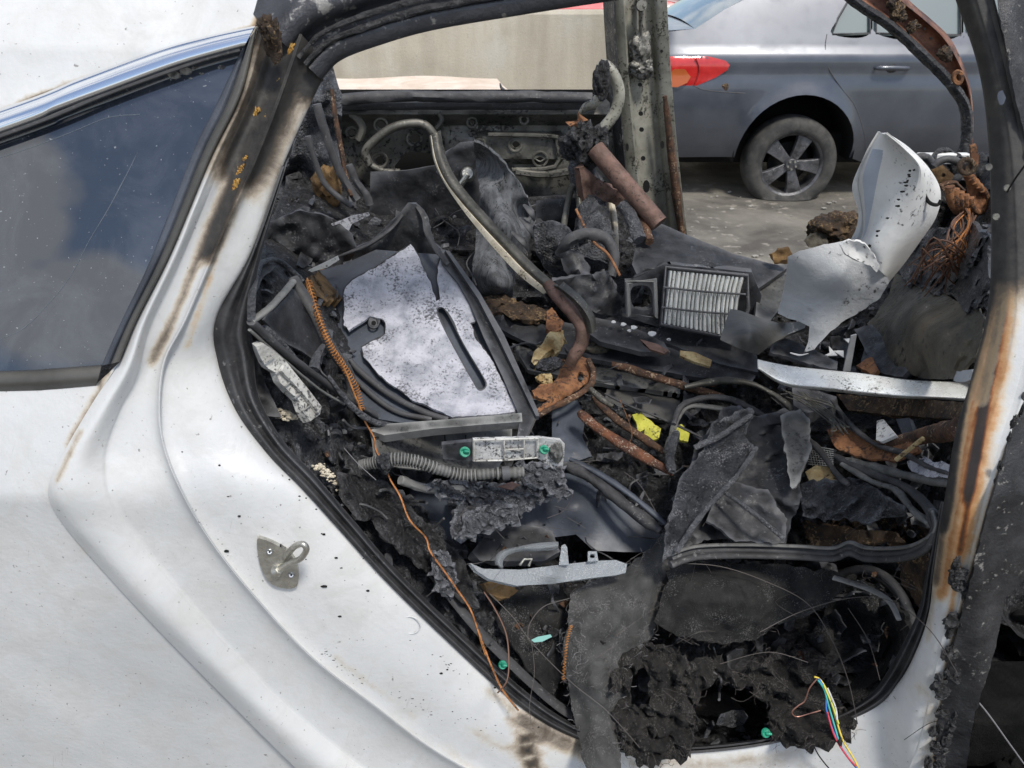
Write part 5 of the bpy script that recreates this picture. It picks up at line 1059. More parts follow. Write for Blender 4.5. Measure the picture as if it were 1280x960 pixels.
# --- hoses and pipes middle right
for k, (pp, r_, mt, rel, lb) in enumerate([
  ([(724,515),(750,538),(790,563),(842,592)], .0125, 'rustpipe', -.13, 'thick flaking rusty pipe sloping down right from the rusty bracket'),
  ([(742,496),(768,522),(800,548),(835,568)], .009, 'rust', -.08, 'second rusty pipe running above the flaking one'),
  ([(736,484),(752,498),(766,508)], .007, 'stripmetal', -.14, 'short dull metal pin above the flaking rusty pipe'),
  ([(765,455),(800,466),(850,482),(905,496)], .013, 'rust', -.07, 'long rusty tube below the broad black duct'),
  ([(855,484),(900,478),(940,480),(968,492),(985,510),(992,522)], .009, 'stripmetal', -.1, 'brown metal tube arching over the hoses'),
  ([(842,530),(850,508),(872,498),(905,500),(940,514),(975,535)], .0095, 'rubber', -.12, 'upper black hose looping left of the crumpled sheets'),
  ([(838,560),(844,528),(860,510),(890,508),(930,522),(960,545)], .008, 'plasticgrey', -.11, 'lower grey hose looping left of the crumpled sheets'),
  ([(756,492),(790,506),(830,522),(880,548)], .0035, 'rubber', -.08, 'thin black cable beside the grey panel'),
  ([(840,590),(838,560),(846,540)], .012, 'charsh', -.15, 'charred vertical hose end left of the crumpled sheets'),
  ([(705,580),(740,600),(780,630),(825,664)], .013, 'rubber', -.1, 'black rubber seal rail beside the smooth blue black panel'),
  ([(712,574),(750,592),(790,620),(832,655)], .008, 'plasticblue', -.1, 'bluish narrow rail above the black rubber seal rail'),
  ([(1040,500),(1062,532),(1090,552),(1130,566),(1160,584),(1186,592)], .007, 'rubber', -.14, 'black cable running from the wire tangle to the centre pillar'),
  ([(1050,575),(1090,582),(1130,592),(1190,606)], .01, 'plasticgrey', -.12, 'dusty grey flat cable crossing to the centre pillar'),
  ([(1040,568),(1080,590),(1120,602),(1148,622),(1168,650),(1170,672),(1150,688)], .011, 'rubber', -.12, 'outer black rubber loop below the chrome strip'),
  ([(1052,580),(1088,600),(1118,614),(1140,634),(1160,655)], .007, 'plasticgrey', -.13, 'inner grey rubber loop below the chrome strip'),
  ([(1000,540),(1024,566),(1044,590),(1060,606)], .008, 'rubber', -.13, 'short black hose beside the pale yellow foam wedge')]):
    random.seed(k+90); T('pipe' if k < 5 else 'hose', tube([(x+(random.uniform(-3, 3) if 0 < i_ < len(pp)-1 else 0), y+(random.uniform(-3, 3) if 0 < i_ < len(pp)-1 else 0)) for i_, (x, y) in enumerate(pp)], [r_*.6]+[r_*random.uniform(.7, 1.15) for _ in range(6)]+[r_*.55], rel=rel, seg=14, k=9, wob=.22 if k < 5 else .16, flat=random.uniform(.7, 1)), M[mt], lb, 'pipe' if k < 5 else 'hose')
T('lime_scrap', sheet([(790,518),(800,516),(812,524),(826,536),(824,548),(812,550),(804,546),(806,536),(798,540),(796,530)], th=.006, step=3, rel=-.07, crum=.01, rag=1), M['yellow'], 'lime yellow plastic scrap under the long rusty tube', 'scrap')
T('lime_strip', sheet([(842,534),(852,530),(862,542),(860,552),(850,550)], th=.006, step=3, rel=-.08), M['yellow'], 'small lime strip between the looping hoses', 'scrap')
T('blue_black_panel', sheet([(690,500),(722,500),(732,520),(728,545),(740,570),(706,580),(690,560)], th=.006, step=5, rel=-.06, crum=.01), M['plasticblue'], 'smooth blue black panel below the rusty bracket', 'panel')
T('smooth_trim_panel', sheet([(600,640),(640,612),(700,590),(722,594),(780,636),(826,668),(815,690),(780,690),(742,688),(720,668),(690,672),(650,660),(628,690),(596,680)], th=.005, step=6, rel=-.02, smooth=False, ctrl=[(720,630,-.06)]), M['plasticblue'], 'large smooth blue black trim panel above the clear lamp lens', 'trim panel')
T('dark_speaker_hole', sheet([(590,690),(610,665),(650,655),(690,664),(700,690),(680,700),(600,702)], th=.02, step=5, rel=-.04, crum=.01), M['plastic'], 'round black speckled shell behind the clear lamp lens', 'shell')
# --- clear lamp lens
lensm, nt, b, pos = base('clear_lamp_plastic'); b.inputs['Base Color'].default_value = (.55, .59, .62, 1); b.inputs['Transmission Weight'].default_value = .6; b.inputs['Roughness'].default_value = .16; b.inputs['IOR'].default_value = 1.4
wv = nt.nodes.new('ShaderNodeTexVoronoi'); wv.inputs['Scale'].default_value = 420; nt.links.new(pos, wv.inputs['Vector']); bump(nt, b, math_(nt, 'ADD', wv.outputs[0], nz(nt, pos, 90, 5)), .0012)
root = TE('lamp_lens', (700,720,-.12), 'clear ribbed lamp lens fragment lying across the wreckage', 'lamp lens')
obj('lens_bar', sheet([(588,704),(604,711),(650,712),(700,706),(745,701),(770,700),(784,705),(782,716),(770,719),(735,723),(690,730),(645,732),(612,724),(596,714)], th=.008, step=4, rel=-.12, ctrl=[(690,718,-.14)]), lensm, root)
obj('lens_arm', thick(loft([[Q((x+ox, y+oy, -.11+od)) for ox, oy, od in ((-5, -2, .005), (0, -1, -.006), (5, 3, .004))] for x, y in [(624,708),(624,698),(632,690),(648,686)]]+[[Q((x, y+oy, -.11+od)) for oy, od in ((-5, .005), (0, -.006), (5, .004))] for x, y in [(670,684),(698,682)]], 3, 5), .004), lensm, root)
obj('lens_tab', sheet([(699,706),(702,682),(706,680),(709,684),(711,706)], th=.006, step=4, rel=-.13), lensm, root)
obj('lens_clip', sheet([(735,702),(735,689),(746,689),(748,701)], th=.006, step=3, rel=-.13, holes=[[(738,697),(738,693),(743,693),(743,697)]]), lensm, root)
obj('metal_tab', tube([(650,706),(655,699),(665,699),(661,707)], .0025, rel=-.14, k=1), M['steel'], root)
# --- felt flap and dark carpets
def fibres(poly, n, ln, rel, seed, mt, name, label, r_=.0004, parent=None):
    random.seed(seed); q = dens(poly, 3, True); gs = []
    for i in range(n):
        x, y = random.choice(q); a = random.uniform(0, 6.28); l = ln*random.uniform(.3, 1.5); b_ = random.uniform(-.8, .8)
        gs.append(tube([(x, y, rel), (x+l*.5*math.cos(a), y+l*.5*math.sin(a), rel-.01), (x+l*math.cos(a+b_), y+l*math.sin(a+b_), rel-random.uniform(0, .015))], r_*random.uniform(.5, 1.2), seg=3, k=5, caps=False))
    o = obj(name, merge(*gs), mt, parent); o['kind'] = 'stuff'; return o
ft = [(848,655),(840,680),(840,705),(834,742),(818,788),(796,830),(784,870),(776,925),(776,975),(735,975),(722,920),(712,870),(704,820),(710,770),(712,745),(735,728),(770,718),(790,705),(810,688),(830,668)]
fl = T('felt_flap', sheet(ft, th=.006, step=4.5, rel=-.07, rag=3, crum=.012, cs=14, fold=.006, fs=24, ctrl=[(770,780,-.12),(740,860,-.11),(800,720,-.12),(750,940,-.11)]), M['felt'], 'grey felt flap with frayed edges hanging down the middle of the wreckage', 'felt')
fibres(ft, 170, 7, -.085, 5, M['fuzz'], 'frayed_fibres', None, .00028, fl)
fibres([(730,770),(760,750),(800,760),(800,800),(770,860),(730,850)], 50, 9, -.125, 6, M['fuzz'], 'loose_fibres', None, .0003, fl)
c1_ = [(838,708),(870,702),(920,702),(980,706),(1040,716),(1062,730),(1040,752),(1010,768),(970,782),(945,800),(900,806),(850,796),(818,776),(830,740)]
o = T('carpet_fold', sheet(c1_, th=.008, step=4.5, rel=-.1, rag=2, crum=.02, cs=10, fold=.01, fs=12, ctrl=[(920,740,-.17),(880,770,-.15)]), M['carpet'], 'dark sooty carpet fold bulging under the long rubber strap', 'carpet')
fibres(c1_, 130, 9, -.13, 7, M['hair'], 'frayed_fibres', None, .00035, o)
c2_ = [(756,800),(790,800),(820,812),(860,820),(900,830),(940,850),(925,858),(890,850),(872,880),(866,925),(850,950),(800,958),(776,930),(772,870)]
o = T('torn_carpet', sheet(c2_, th=.008, step=4, rel=-.09, rag=6, crum=.045, cs=22, fold=.03, fs=28, holes=[[(790,850),(800,838),(812,846),(815,870),(800,890),(788,880)]]), M['matted'], 'torn charred carpet hanging at the bottom of the doorway beside the felt flap', 'carpet')
fibres(c2_, 130, 10, -.11, 8, M['hair'], 'frayed_fibres', None, .00035, o)
c3_ = [(935,830),(980,812),(1020,830),(1045,870),(1068,905),(1060,922),(1000,932),(965,925),(960,880),(940,862)]
o = T('burnt_carpet_corner', sheet(c3_, th=.008, step=4, rel=-.08, rag=7, crum=.045, cs=20, fold=.03, fs=26), M['matted'], 'burnt carpet corner under the coloured wires', 'carpet')
fibres(c3_, 90, 9, -.12, 9, M['hair'], 'frayed_fibres', None, .00035, o)
c4_ = [(1060,720),(1100,735),(1130,770),(1150,810),(1140,845),(1100,870),(1060,880),(1030,850),(1000,800),(1030,770)]
o = T('charred_hollow', sheet(c4_, th=.008, step=4, rel=-.02, rag=5, crum=.04, cs=12, fold=.03, fs=16, ctrl=[(1080,800,.06)]), M['carpet'], 'charred hollow of matted lining left of the rubber rings', 'lining')
fibres(c4_, 90, 12, -.05, 10, M['hair'], 'frayed_fibres', None, .0004, o)
# crumpled black sheets
for k, (pp, mt, rel, lb, fo_) in enumerate([
  ([(868,560),(905,512),(925,506),(940,520),(980,512),(1004,524),(1010,548),(998,580),(1002,620),(990,650),(982,680),(930,678),(880,672),(846,690),(838,700),(850,650),(842,620),(862,590)], 'plastic', -.13, 'large crumpled black sheet in the middle right of the wreckage', .02),
  ([(838,640),(850,600),(880,560),(890,530),(936,508),(944,514),(930,545),(944,560),(915,600),(880,640),(858,672),(838,690),(828,700),(832,668)], 'charsh', -.19, 'blistered black strip folded over the large crumpled sheet', .012),
  ([(975,520),(1000,512),(1012,524),(1014,560),(1000,600),(990,612),(984,580)], 'plasticgrey', -.18, 'narrow folded plate on the right edge of the large crumpled sheet', .006),
  ([(900,600),(960,612),(985,650),(980,680),(920,676),(884,650)], 'plastic', -.17, 'lower creased corner of black sheet above the long rubber strap', .014),
  ([(1000,605),(1030,595),(1070,602),(1110,618),(1140,636),(1128,648),(1080,648),(1030,650),(1004,640)], 'charsh', -.13, 'charred wad of cloth right of the large crumpled sheet', .03),
  ([(1010,655),(1060,660),(1120,668),(1130,678),(1060,680),(1015,682)], 'charbrown', -.08, 'brown burnt foam layer above the long rubber strap', .02),
  ([(1120,690),(1160,690),(1168,740),(1150,760),(1128,730)], 'charbrown', -.06, 'brown burnt foam strip beside the foot of the centre pillar', .02),
  ([(640,738),(700,728),(716,760),(704,840),(690,872),(650,820),(622,770)], 'carpet', -.03, 'dark matted lining under the clear lamp lens', .02),
  ([(420,590),(480,600),(520,640),(580,700),(600,760),(560,740),(480,670),(430,630)], 'char', -.06, 'thick black slag layer along the left edge below the corrugated hose', .025),
  ([(512,596),(560,602),(580,640),(575,700),(540,670),(516,640)], 'plasticblue', .02, 'dark blue black panel seen under the corrugated hose', .004)]):
    T('crumpled_piece', sheet(pp, th=.005, step=4.5, rel=rel, rag=2.5, crum=fo_, cs=14, fold=fo_*.9, fs=16, seed=k), M[mt], lb, 'sheet' if k < 4 else 'debris')
for k, (pts, w_) in enumerate([([(868,560,-.2),(900,545,-.22),(938,520,-.2)], .006), ([(845,690,-.2),(880,640,-.22),(925,590,-.21),(945,560,-.2)], .005), ([(905,615,-.2),(940,640,-.22),(978,672,-.2)], .004)]):
    T('sheet_fold', tube(pts, w_, wob=.3), M['charsh'], ['upper', 'long middle', 'lower'][k]+' rolled black ridge on the large crumpled sheet', 'ridge')
# long rubber strap
for k, (dy, r_, mt) in enumerate([(0, .010, 'rubber'), (8, .008, 'rubber'), (-5, .004, 'plasticgrey')]):
    T('rubber_strap', tube([(838,698+dy),(870,688+dy),(930,686+dy),(1000,688+dy),(1040,690+dy),(1062,683+dy),(1085,690+dy),(1130,689+dy),(1158,678+dy),(1170,660+dy*.2),(1166,640)], r_, rel=-.16-.006*k, seg=12, flat=.7, wob=.04), M[mt], ['main black rubber strap crossing above the carpet fold', 'lower black rubber strap hugging the carpet fold', 'thin grey rib on top of the black rubber strap'][k], 'strap')
for k, s in enumerate((1.0, .93, .86, .74)):
    T('rubber_ring', tube([(1068+(x-1068)*s, 810+(y-810)*s, .0+.02*k) for x, y in [(1040,722),(1075,712),(1105,720),(1130,750),(1143,790),(1144,825),(1126,855),(1090,876)]], .0095-.001*k, seg=10, wob=.04), M['rubber'], ['outermost', 'second', 'third', 'innermost'][k]+' black rubber ring inside the lower right doorway corner', 'rubber ring')
T('grey_strap_end', tube([(1042,722),(1062,728),(1090,738),(1112,752),(1124,775)], [.007, .007, .004], rel=-.15, flat=.5), M['plasticgrey'], 'flat grey strap end curling inside the rubber rings', 'strap')

# --- upper left: melted plastic frames
root = TE('melted_frame', (380,440,-.04), 'melted black plastic frame of crossed struts in the upper left corner', 'frame')
for nm, pp, r_, mt in [('strut', [(314,402),(350,436),(400,474),(440,502),(470,520)], .0085, 'rubber'), ('thin_strut', [(312,412),(352,448),(398,486),(430,505)], .0035, 'plasticgrey'), ('cross_strut', [(314,402),(340,382),(366,352)], .0065, 'plasticgrey'),
   ('curved_strut', [(366,348),(392,390),(412,432),(436,468),(440,500)], .0105, 'rubber'), ('top_strut', [(322,330),(345,325),(368,342),(378,352)], .0065, 'charsh'), ('side_strut', [(324,330),(316,360),(314,400)], .006, 'charsh')]:
    obj(nm, tube(pp, r_, rel=-.085, seg=10, wob=.12 if r_ < .01 else .04, flat=.7), M[mt], root)
obj('web', sheet([(330,400),(350,380),(368,360),(390,395),(408,432),(402,455),(370,436),(345,420)], th=.003, step=4, rel=-.06, rag=1.5, crum=.004), M['plastic'], root)
obj('foot', tube([(404,432),(396,446),(392,462)], [.004, .007, .01], rel=-.09), M['charsh'], root)
T('molten_corner_shell', sheet([(296,350),(312,336),(330,328),(345,332),(330,345),(318,370),(312,400),(318,440),(332,480),(352,520),(330,520),(296,470),(280,430),(280,385)], th=.004, step=4, rel=-.045, rag=1.5, crum=.012, cs=14, fold=.006), M['rubber'], 'molten black shell against the upper left doorway corner', 'shell')
T('speckled_strut', tube([(330,410),(352,430),(376,458),(400,478)], .006, rel=-.075, wob=.3), M['charsh'], 'rough speckled strut inside the melted frame', 'strut')
T('fuse_block', sheet([(320,434),(330,430),(342,438),(358,452),(372,470),(388,490),(402,508),(400,518),(388,526),(380,516),(374,500),(362,490),(350,478),(345,466),(334,460),(326,448)], th=.014, step=3.5, rel=-.1, crum=.003), M['whitepl'], 'smoky white plastic connector block in the upper left of the wreckage', 'connector block')
fb = bpy.data.objects['fuse_block']
for k in range(5):
    x, y = 338+k*12, 447+k*15; obj('slot', tube([(x-6, y+6), (x+5, y-3)], .0013, rel=-.104, seg=4, k=1), M['plasticgrey'], fb)
obj('side_ridge', sheet([(356,456),(372,470),(402,508),(398,516),(384,498),(366,478),(352,464)], th=.006, step=4, rel=-.11), M['whitepl'], fb)
# copper: spring and trailing wire
T('frayed_copper_spring', coil3([Q((x, y), -.11) for x, y in [(386,352),(394,382),(404,412),(416,438),(432,462),(446,488),(452,512)]], .0055, .00085, 46), M['copperor'], 'frayed orange copper spring stretched down the upper left of the wreckage', 'spring')
T('copper_strand', tube([(384,348),(396,388),(410,424),(430,460),(446,500),(452,514)], .0016, rel=-.112, seg=6), M['copperor'], 'straight orange strand beside the frayed copper spring', 'wire')
T('long_copper_wire', tube([(450,514),(458,530),(468,548),(470,562),(482,585),(488,600),(500,620),(512,650),(532,672),(538,690),(556,715),(572,738),(588,762),(600,795),(614,832),(628,862),(648,888)], .0018, rel=-.1, seg=7, wob=.15), M['copper'], 'long copper wire trailing down the left edge from the frayed spring', 'wire')
T('wire_end_bundle', tube([(598,790),(610,826),(626,860),(650,890),(664,900)], .0026, rel=-.055, seg=6), M['copperor'], 'thick orange lower end of wire crossing the door seal', 'wire')
T('small_copper_coil', coil3([Q((x, y), -.12) for x, y in [(714,782),(709,800),(706,825),(704,850)]], .0026, .0008, 20), M['copperor'], 'small orange coil on the left edge of the felt flap', 'spring')
# black side shield above tray, panels
T('shield_panel', sheet([(312,306),(325,284),(350,272),(375,264),(402,268),(420,275),(440,292),(446,312),(438,328),(400,334),(345,330),(316,326)], th=.005, step=5, absd=1.62, crum=.03, cs=9, fold=.01), M['plastic'], 'dusty dark shield panel above the melted frame', 'panel')
T('bright_torn_edge', sheet([(385,338),(410,326),(422,320),(424,325),(410,334),(390,340)], th=.002, step=3, absd=1.52), M['bumper'], 'thin bright torn edge under the dusty shield panel', 'shard')
T('white_scrap', sheet([(414,280),(440,270),(460,266),(462,269),(440,280),(430,300)], th=.003, step=3, absd=1.62, rag=1), M['ash'], 'small white scrap above the padded tray', 'scrap')
T('brown_fibre_wad', sheet([(388,345),(410,335),(440,332),(446,350),(432,372),(405,378),(392,362)], th=.03, step=3.5, rel=-.03, crum=.03, cs=20, rag=4, fold=.02, fs=30), M['brownfoam'], 'wad of brown fibre under the dusty shield panel', 'fibre')
T('bent_trim', tube([(404,330,1.6),(430,318,1.58),(460,306,1.6),(490,285,1.62),(508,262,1.64),(518,256,1.64),(530,270,1.62),(536,295,1.58),(548,315,1.56),(560,330,1.55)], [.004, .008, .006, .008, .005], absd=1.6, seg=10, wob=.2, flat=.6), M['rubber'], 'black curved rim arching over the padded tray', 'rim')
T('tray_back', sheet([(436,315),(470,296),(500,266),(510,254),(520,255),(532,276),(540,300),(552,312),(556,330),(540,345),(500,330),(450,345)], th=.006, step=5, absd=1.63, crum=.008, cs=20), M['plastic'], 'black back wall behind the padded tray', 'panel')
# padded tray
troot = TE('padded_tray', (560,540,-.1), 'black plastic tray with a white ash covered pad', 'tray')
tp = [(400,338),(430,330),(470,312),(548,318),(600,372),(640,445),(668,512),(664,524),(648,524),(560,528),(500,528),(474,524),(452,506),(440,482),(420,440),(404,392)]
def ty(x, y): return 1.60-(y-320)/205*.34+(x-540)*.0001
obj('tray_base', sheet(tp, th=.004, step=8, fn=lambda x, y: P(x, y, ty(x, y))), M['plasticblue'], troot)
def tpp(x, y, d): return P(x, y, ty(x, y)+d)
obj('inner_rim', merge(tube3([tpp(x, y, -.012) for x, y in [(410,405),(428,438),(452,466),(490,495),(530,515),(560,525)]], .006, seg=8), tube3([tpp(x, y, -.008) for x, y in [(440,470),(470,498),(500,516),(540,524)]], .005, seg=8)), M['rubber'], troot)
padA = [(430,362),(440,350),(470,334),(500,314),(513,306),(522,318),(530,338),(538,352),(545,376),(550,374),(547,352),(547,334),(552,316),(560,324),(574,346),(588,372),(597,396),(594,402),(588,404),(596,425),(612,446),(624,468),(636,492),(647,515),(610,518),(566,521),(520,502),(480,474),(455,446),(452,434),(470,424),(482,418),(482,404),(476,398),(462,396),(450,404),(436,412),(430,406)]
slot = [(546,390),(549,384),(556,386),(566,402),(580,430),(598,460),(608,478),(606,486),(598,488),(590,476),(572,444),(554,410)]
obj('ash_pad', sheet(padA, th=.006, step=4, rag=1.6, holes=[slot], fn=lambda x, y: tpp(x, y, -.02-.003*fract((x/30, y/30, 0), 1, 3))), M['ash'], troot)
obj('pad_edge', tube3([tpp(x, y, -.014) for x, y in padA], .0022, seg=5, k=1, closed=True), M['char'], troot)
obj('slot_rim', tube3([tpp(x, y, -.016) for x, y in slot], .003, seg=6, k=2, closed=True), M['plastic'], troot)
obj('screw_boss', merge(cyl3(tpp(467, 404, 0), tow, .013, .014, 20, .011), tube3([tpp(467+6*math.cos(a), 404+6*math.sin(a), -.014) for a in [i*.7 for i in range(9)]], .002, k=2, closed=True)), M['plastic'], troot)
obj('boss_hole', cyl3(tpp(467, 404, -.013), tow, .0045, .0025, 14), M['black'], troot)
obj('side_wall', sheet([(549,312),(556,312),(570,328),(600,374),(624,418),(668,512),(670,520),(656,552),(646,548),(650,524),(646,512),(628,470),(604,420),(588,380),(572,352),(552,330)], th=.004, step=5, fn=lambda x, y: tpp(x, y, -.03+.02*max(0, min(1, (x-(549+(y-312)*.55))/22.)))), M['plastic'], troot)
obj('side_lip', sheet([(556,312),(562,314),(600,366),(630,418),(672,512),(674,520),(670,520),(624,424),(598,374)], th=.012, step=4, fn=lambda x, y: tpp(x, y, -.036)), M['plastic'], troot)
obj('wall_edge', tube3([tpp(x, y, -.024) for x, y in [(560,316),(596,372),(624,424),(650,480),(670,516),(668,526),(658,548)]], .0022, seg=6, k=3), M['trim'], troot)
obj('front_ledge', sheet([(462,538),(480,530),(560,524),(652,516),(653,527),(600,531),(540,536),(480,544)], th=.02, step=4, fn=lambda x, y: tpp(x, y, -.035)), M['plasticgrey'], troot)
obj('front_wall', sheet([(466,544),(520,540),(600,534),(640,532),(640,552),(620,592),(560,590),(470,582)], th=.004, step=5, rel=-.095, crum=.003), M['plasticgrey'], troot)
obj('slot_line', tube([(468,547),(540,542),(608,538)], .0015, rel=-.102), M['black'], troot)
for x in (556, 582, 478): obj('rib', tube([(x, 544), (x+.5, 556)], .0013, rel=-.1, k=1), M['black'], troot)
T('long_burnt_lip', tube([(410,470,-.1),(440,508,-.11),(470,528,-.12),(520,536,-.12)], [.003, .006, .005], wob=.3), M['charsh'], 'burnt lip along the lower left edge of the padded tray', 'lip')
# bracket with green clips
root = TE('clip_bracket', (640,575,-.14), 'ashy white plastic bracket in front of the padded tray', 'bracket')
def by(x, y, d=0): return P(x, y, 1.16+.0001*(x-590)+d)
obj('backing', sheet([(552,556),(590,552),(592,576),(554,574)], th=.01, step=5, fn=lambda x, y: by(x, y, .004)), M['plastic'], root)
obj('plate', sheet([(591,549),(640,548),(672,547),(700,550),(706,556),(704,582),(690,584),(672,573),(620,576),(592,577)], th=.006, step=4, rag=.4, fn=lambda x, y: by(x, y)), M['bracket'], root)
for pp in ([(592,550),(630,549),(672,548)], [(592,576),(630,575.5),(672,572)], [(592,550),(592,576)], [(630,549),(630,575)], [(655,549),(655,574)], [(672,548),(672,572)], [(633,562),(655,561)]): obj('rib', tube3([by(x, y, -.006) for x, y in pp], .0018, seg=4, k=1), M['whitepl'], root)
obj('melted_end', lump3(by(696, 565, -.003), (.012, .008, .018), amp=.4), M['plasticgrey'], root)
for k, (x, y, sd_) in enumerate(((581,565,1.0),(680,562,.9),(628,831,.8),(957,916,.9))):
    q_ = by(x, y, -.01) if y < 600 else Q((x, y), -.09)
    cl = tag(empty('green_clip', q_), ['green clip at the left end of the ashy white bracket', 'green clip at the right end of the ashy white bracket', 'green clip in the black debris beside the long copper wire', 'green clip under the burnt carpet corner'][k], 'clip', 'green trim clips')
    obj('disc', merge(cyl3(q_, tow, .0095*sd_, .003, 24, .0085*sd_), tube3([q_+tow*.003+Vector((math.cos(a), -.0, math.sin(a)))*.0065*sd_ for a in [i*.7 for i in range(9)]], .0014, k=2, closed=True)), M['green'], cl)
    obj('stem', tube3([q_+tow*.002, q_+tow*.007, q_+tow*.009+Vector((.006, 0, -.001))], [.0045*sd_, .003, .002]), M['green'], cl)
T('teal_shard', sheet([(664,800),(672,796),(688,793),(690,796),(678,802),(668,803)], th=.002, step=2, rel=-.07), plain('teal_plastic', (.2, .42, .38), .4), 'thin teal shard in the dark lining under the lamp lens', 'shard')
# corrugated hose
path = spline([by(450, 582, -.01), by(470, 578, -.012), by(495, 574, -.014), by(520, 577, -.014), by(550, 587, -.014), by(580, 594, -.014), by(615, 592, -.014), by(655, 590, -.012)], 40)
V = []; F = []; sg = 14; n = len(path)
for i, p in enumerate(path):
    t = (path[min(n-1, i+1)]-path[max(0, i-1)]).normalized(); u = t.cross(Vector((0, 1, .2))).normalized(); w_ = t.cross(u)
    rr0 = .0098+.0016*(1 if (i % 6) < 3 else -1)*(1 if noise.noise(p*22) > -.18 else .15)+.0012*fract(p, 40, 3)
    for s in range(sg): a = 2*math.pi*s/sg; V.append(p+(u*math.cos(a)+w_*math.sin(a))*rr0)
for i in range(n-1):
    for s in range(sg): F.append((i*sg+s, i*sg+(s+1) % sg, (i+1)*sg+(s+1) % sg, (i+1)*sg+s))
hs = T('corrugated_hose', (V, F), M['plasticgrey'], 'grey corrugated hose running under the ashy white bracket', 'hose')
obj('clamp', tube3([by(628, 592, -.014), by(637, 591, -.014)], .0125, seg=14, k=1), M['plastic'], hs)
obj('melted_joint', lump3(by(481, 578, -.02), (.012, .01, .017), amp=.5), M['charsh'], hs)
T('lower_cable', tube([(500,600),(530,610),(560,612),(600,608)], .008, rel=-.12, wob=.2), M['plasticgrey'], 'short grey cable under the corrugated hose', 'cable')
# molten lumps under the bracket
for k, (pp, rel, lb) in enumerate([
 ([(530,604),(560,600),(600,602),(630,606),(668,600),(690,590),(706,586),(700,606),(690,622),(672,626),(660,640),(640,650),(600,662),(582,676),(568,668),(568,640),(580,626),(550,618)], -.13, 'wrinkled grey molten mass under the ashy white bracket'),
 ([(645,580),(672,576),(704,586),(708,604),(716,618),(700,622),(680,612),(660,606)], -.15, 'wrinkled grey molten tongue at the right end of the corrugated hose'),
 ([(585,640),(620,626),(650,632),(648,652),(610,662),(588,672),(574,668)], -.15, 'lowest wrinkled grey molten fold above the lamp lens'),
 ([(538,690),(560,690),(572,720),(566,745),(548,740),(540,715)], -.09, 'blistered grey lump beside the long copper wire')]):
    T('molten_mass', sheet(pp, th=.01, step=2.8, rel=rel, rag=3, crum=.012, cs=45, fold=.012, fs=70, seed=k+20), M['slag'], lb, 'molten plastic')
T('paper_bit', sheet([(622,608),(640,602),(650,606),(640,612)], th=.002, step=3, rel=-.155), M['rustpink'], 'small brown scrap on the molten mass', 'scrap')
T('foam_bit', sheet([(604,730),(615,727),(640,732),(648,738),(636,748),(615,748)], th=.01, step=3, rel=-.07, crum=.01, rag=2), M['brownfoam'], 'brown foam bit just under the clear lamp lens', 'foam')
# vertical blackened seal at left edge inside
T('inner_rail', tube([(520,690),(560,742),(600,790),(650,840),(700,884),(740,905)], .01, rel=-.04, wob=.08, flat=.6), M['rubber'], 'black rail running inside the lower left door seal', 'rail')
# coloured wires
for k, (c, pp, lb) in enumerate([((.72, .55, .06), [(1018,846),(1026,850),(1036,868),(1044,895),(1054,925),(1068,950),(1076,968)], 'yellow'), ((.02, .14, .5), [(1024,848),(1032,866),(1034,890),(1046,925),(1062,950),(1082,972)], 'blue'), ((.04, .4, .38), [(1022,850),(1030,862),(1036,882),(1042,905),(1050,930)], 'teal'),
   ((.55, .03, .06), [(1034,890),(1042,918),(1056,942),(1070,958)], 'red'), ((.6, .62, .1), [(1030,856),(1040,880),(1048,905)], 'lime'), ((.6, .6, .58), [(1034,860),(1044,884),(1046,900)], 'white')]):
    T('coloured_wire', tube3([P(x+random.uniform(-.5, .5), y, 1.0-.0012*(y-846)*.9-.003*k*.3) for x, y in pp], .0017, seg=8), gm('wire_'+lb, tuple(v*.8 for v in c), c, 90, (.35, .5), 0, .0003, 200), lb+' wire in the cut bundle hanging over the sill', 'wire')
T('pink_copper_wire', tube3([P(x, y, .99) for x, y in [(1022,848),(1012,860),(1006,876),(998,882),(990,890),(996,896),(1012,892),(1026,888)]], .0012, seg=6), plain('pink_copper', (.5, .26, .2), .4, .6), 'pinkish bare copper wire curling left of the coloured wires', 'wire')
T('dark_sill_wire', tube3([P(x, y, .94) for x, y in [(1016,905),(1014,920),(1022,942),(1040,965)]], .0012, seg=5), M['black'], 'thin dark wire drooping over the sill left of the coloured wires', 'wire')
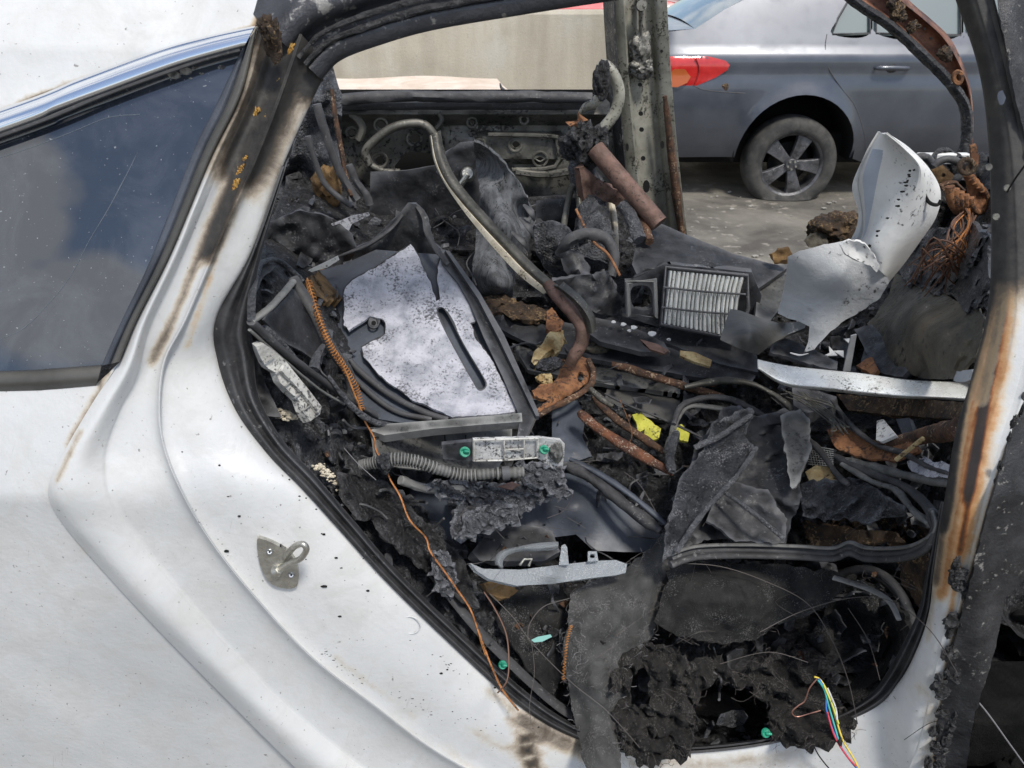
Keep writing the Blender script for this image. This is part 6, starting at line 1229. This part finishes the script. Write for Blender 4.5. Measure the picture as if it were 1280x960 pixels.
# long thin stray wires
for k, (pp, r_, mt) in enumerate([([(605,740),(618,760),(632,790),(636,820),(634,850),(622,866)], .0014, 'hairbrown'), ([(612,742),(640,770),(662,800),(690,830),(720,858),(760,890),(800,935)], .0007, 'hair'),
   ([(660,800),(662,780),(680,758),(712,748)], .0008, 'hair'), ([(840,704),(900,708),(960,728),(1010,755),(1040,800),(1060,850),(1072,905)], .0008, 'hair'), ([(950,790),(1000,765),(1060,748),(1110,750),(1160,785),(1196,840)], .0007, 'hair'),
   ([(664,800),(668,840),(662,880),(664,905)], .0005, 'hair'), ([(900,830),(960,815),(1010,828)], .0006, 'hair'), ([(1060,760),(1085,800),(1100,850)], .0006, 'hair'), ([(775,500),(790,540),(782,560)], .0006, 'rustor'), ([(1190,850),(1225,880),(1262,930),(1280,955)], .0012, 'fuzz'), ([(430,560),(448,580),(470,600)], .0006, 'fuzz'), ([(780,590),(800,606),(820,640)], .0006, 'hair'), ([(1130,925),(1160,905),(1180,900)], .0005, 'black')]):
    T('stray_wire', tube([(x, y, -.16) for x, y in pp] if pp[0][0] < 1120 else [(x, y, .9) for x, y in pp], r_, absd=.9 if pp[0][0] >= 1120 else None, seg=5, wob=.1), M[mt],
      ['brown wire hanging below the clear lamp lens', 'long thin wire running from the lamp lens down across the felt flap', 'thin wire arching above the teal shard', 'thin wire running over the carpet fold to the sill', 'thin wire arching across the rubber rings to the centre pillar',
       'hair thin wire hanging below the teal shard', 'thin wire over the torn carpet', 'thin wire in the charred hollow', 'thin rusty wire above the lime plastic scrap', 'pale wire sticking out at the foot of the centre pillar', 'pale thread left of the padded tray foot', 'thin wire left of the black rubber seal rail', 'short thin wire on the sill near the centre pillar'][k], 'wire')
random.seed(30)
T('singed_threads', merge(*[tube([(x, y, -.13-random.random()*.05), (x+random.uniform(-30, 30), y+random.uniform(-20, 20), -.15), (x+random.uniform(-50, 50), y+random.uniform(-40, 40), -.12)], random.uniform(.00025, .0005), seg=3, k=4, caps=False)
   for x, y in [(random.uniform(560, 1150), random.uniform(560, 900)) for _ in range(45)] if inpoly(x, y, rub) and inpoly(x+40, y+30, rub) and inpoly(x-40, y+30, rub)]), M['hair'], 'fine singed threads tangled all over the rubble', 'threads', kind='stuff')
random.seed(31)
for i in range(7):
    T('dry_stalk', tube3([P(1282, 935-i*4, 1.1), P(1262-i*2, 905-i*5, 1.05), P(1244-i*2+random.uniform(0, 12), 872+random.uniform(0, 10), 1.02)], .0008, seg=4), M['hairbrown'], 'thin dry stalk in the dark gap right of the centre pillar', 'stalk', 'dry stalks in the dark gap')
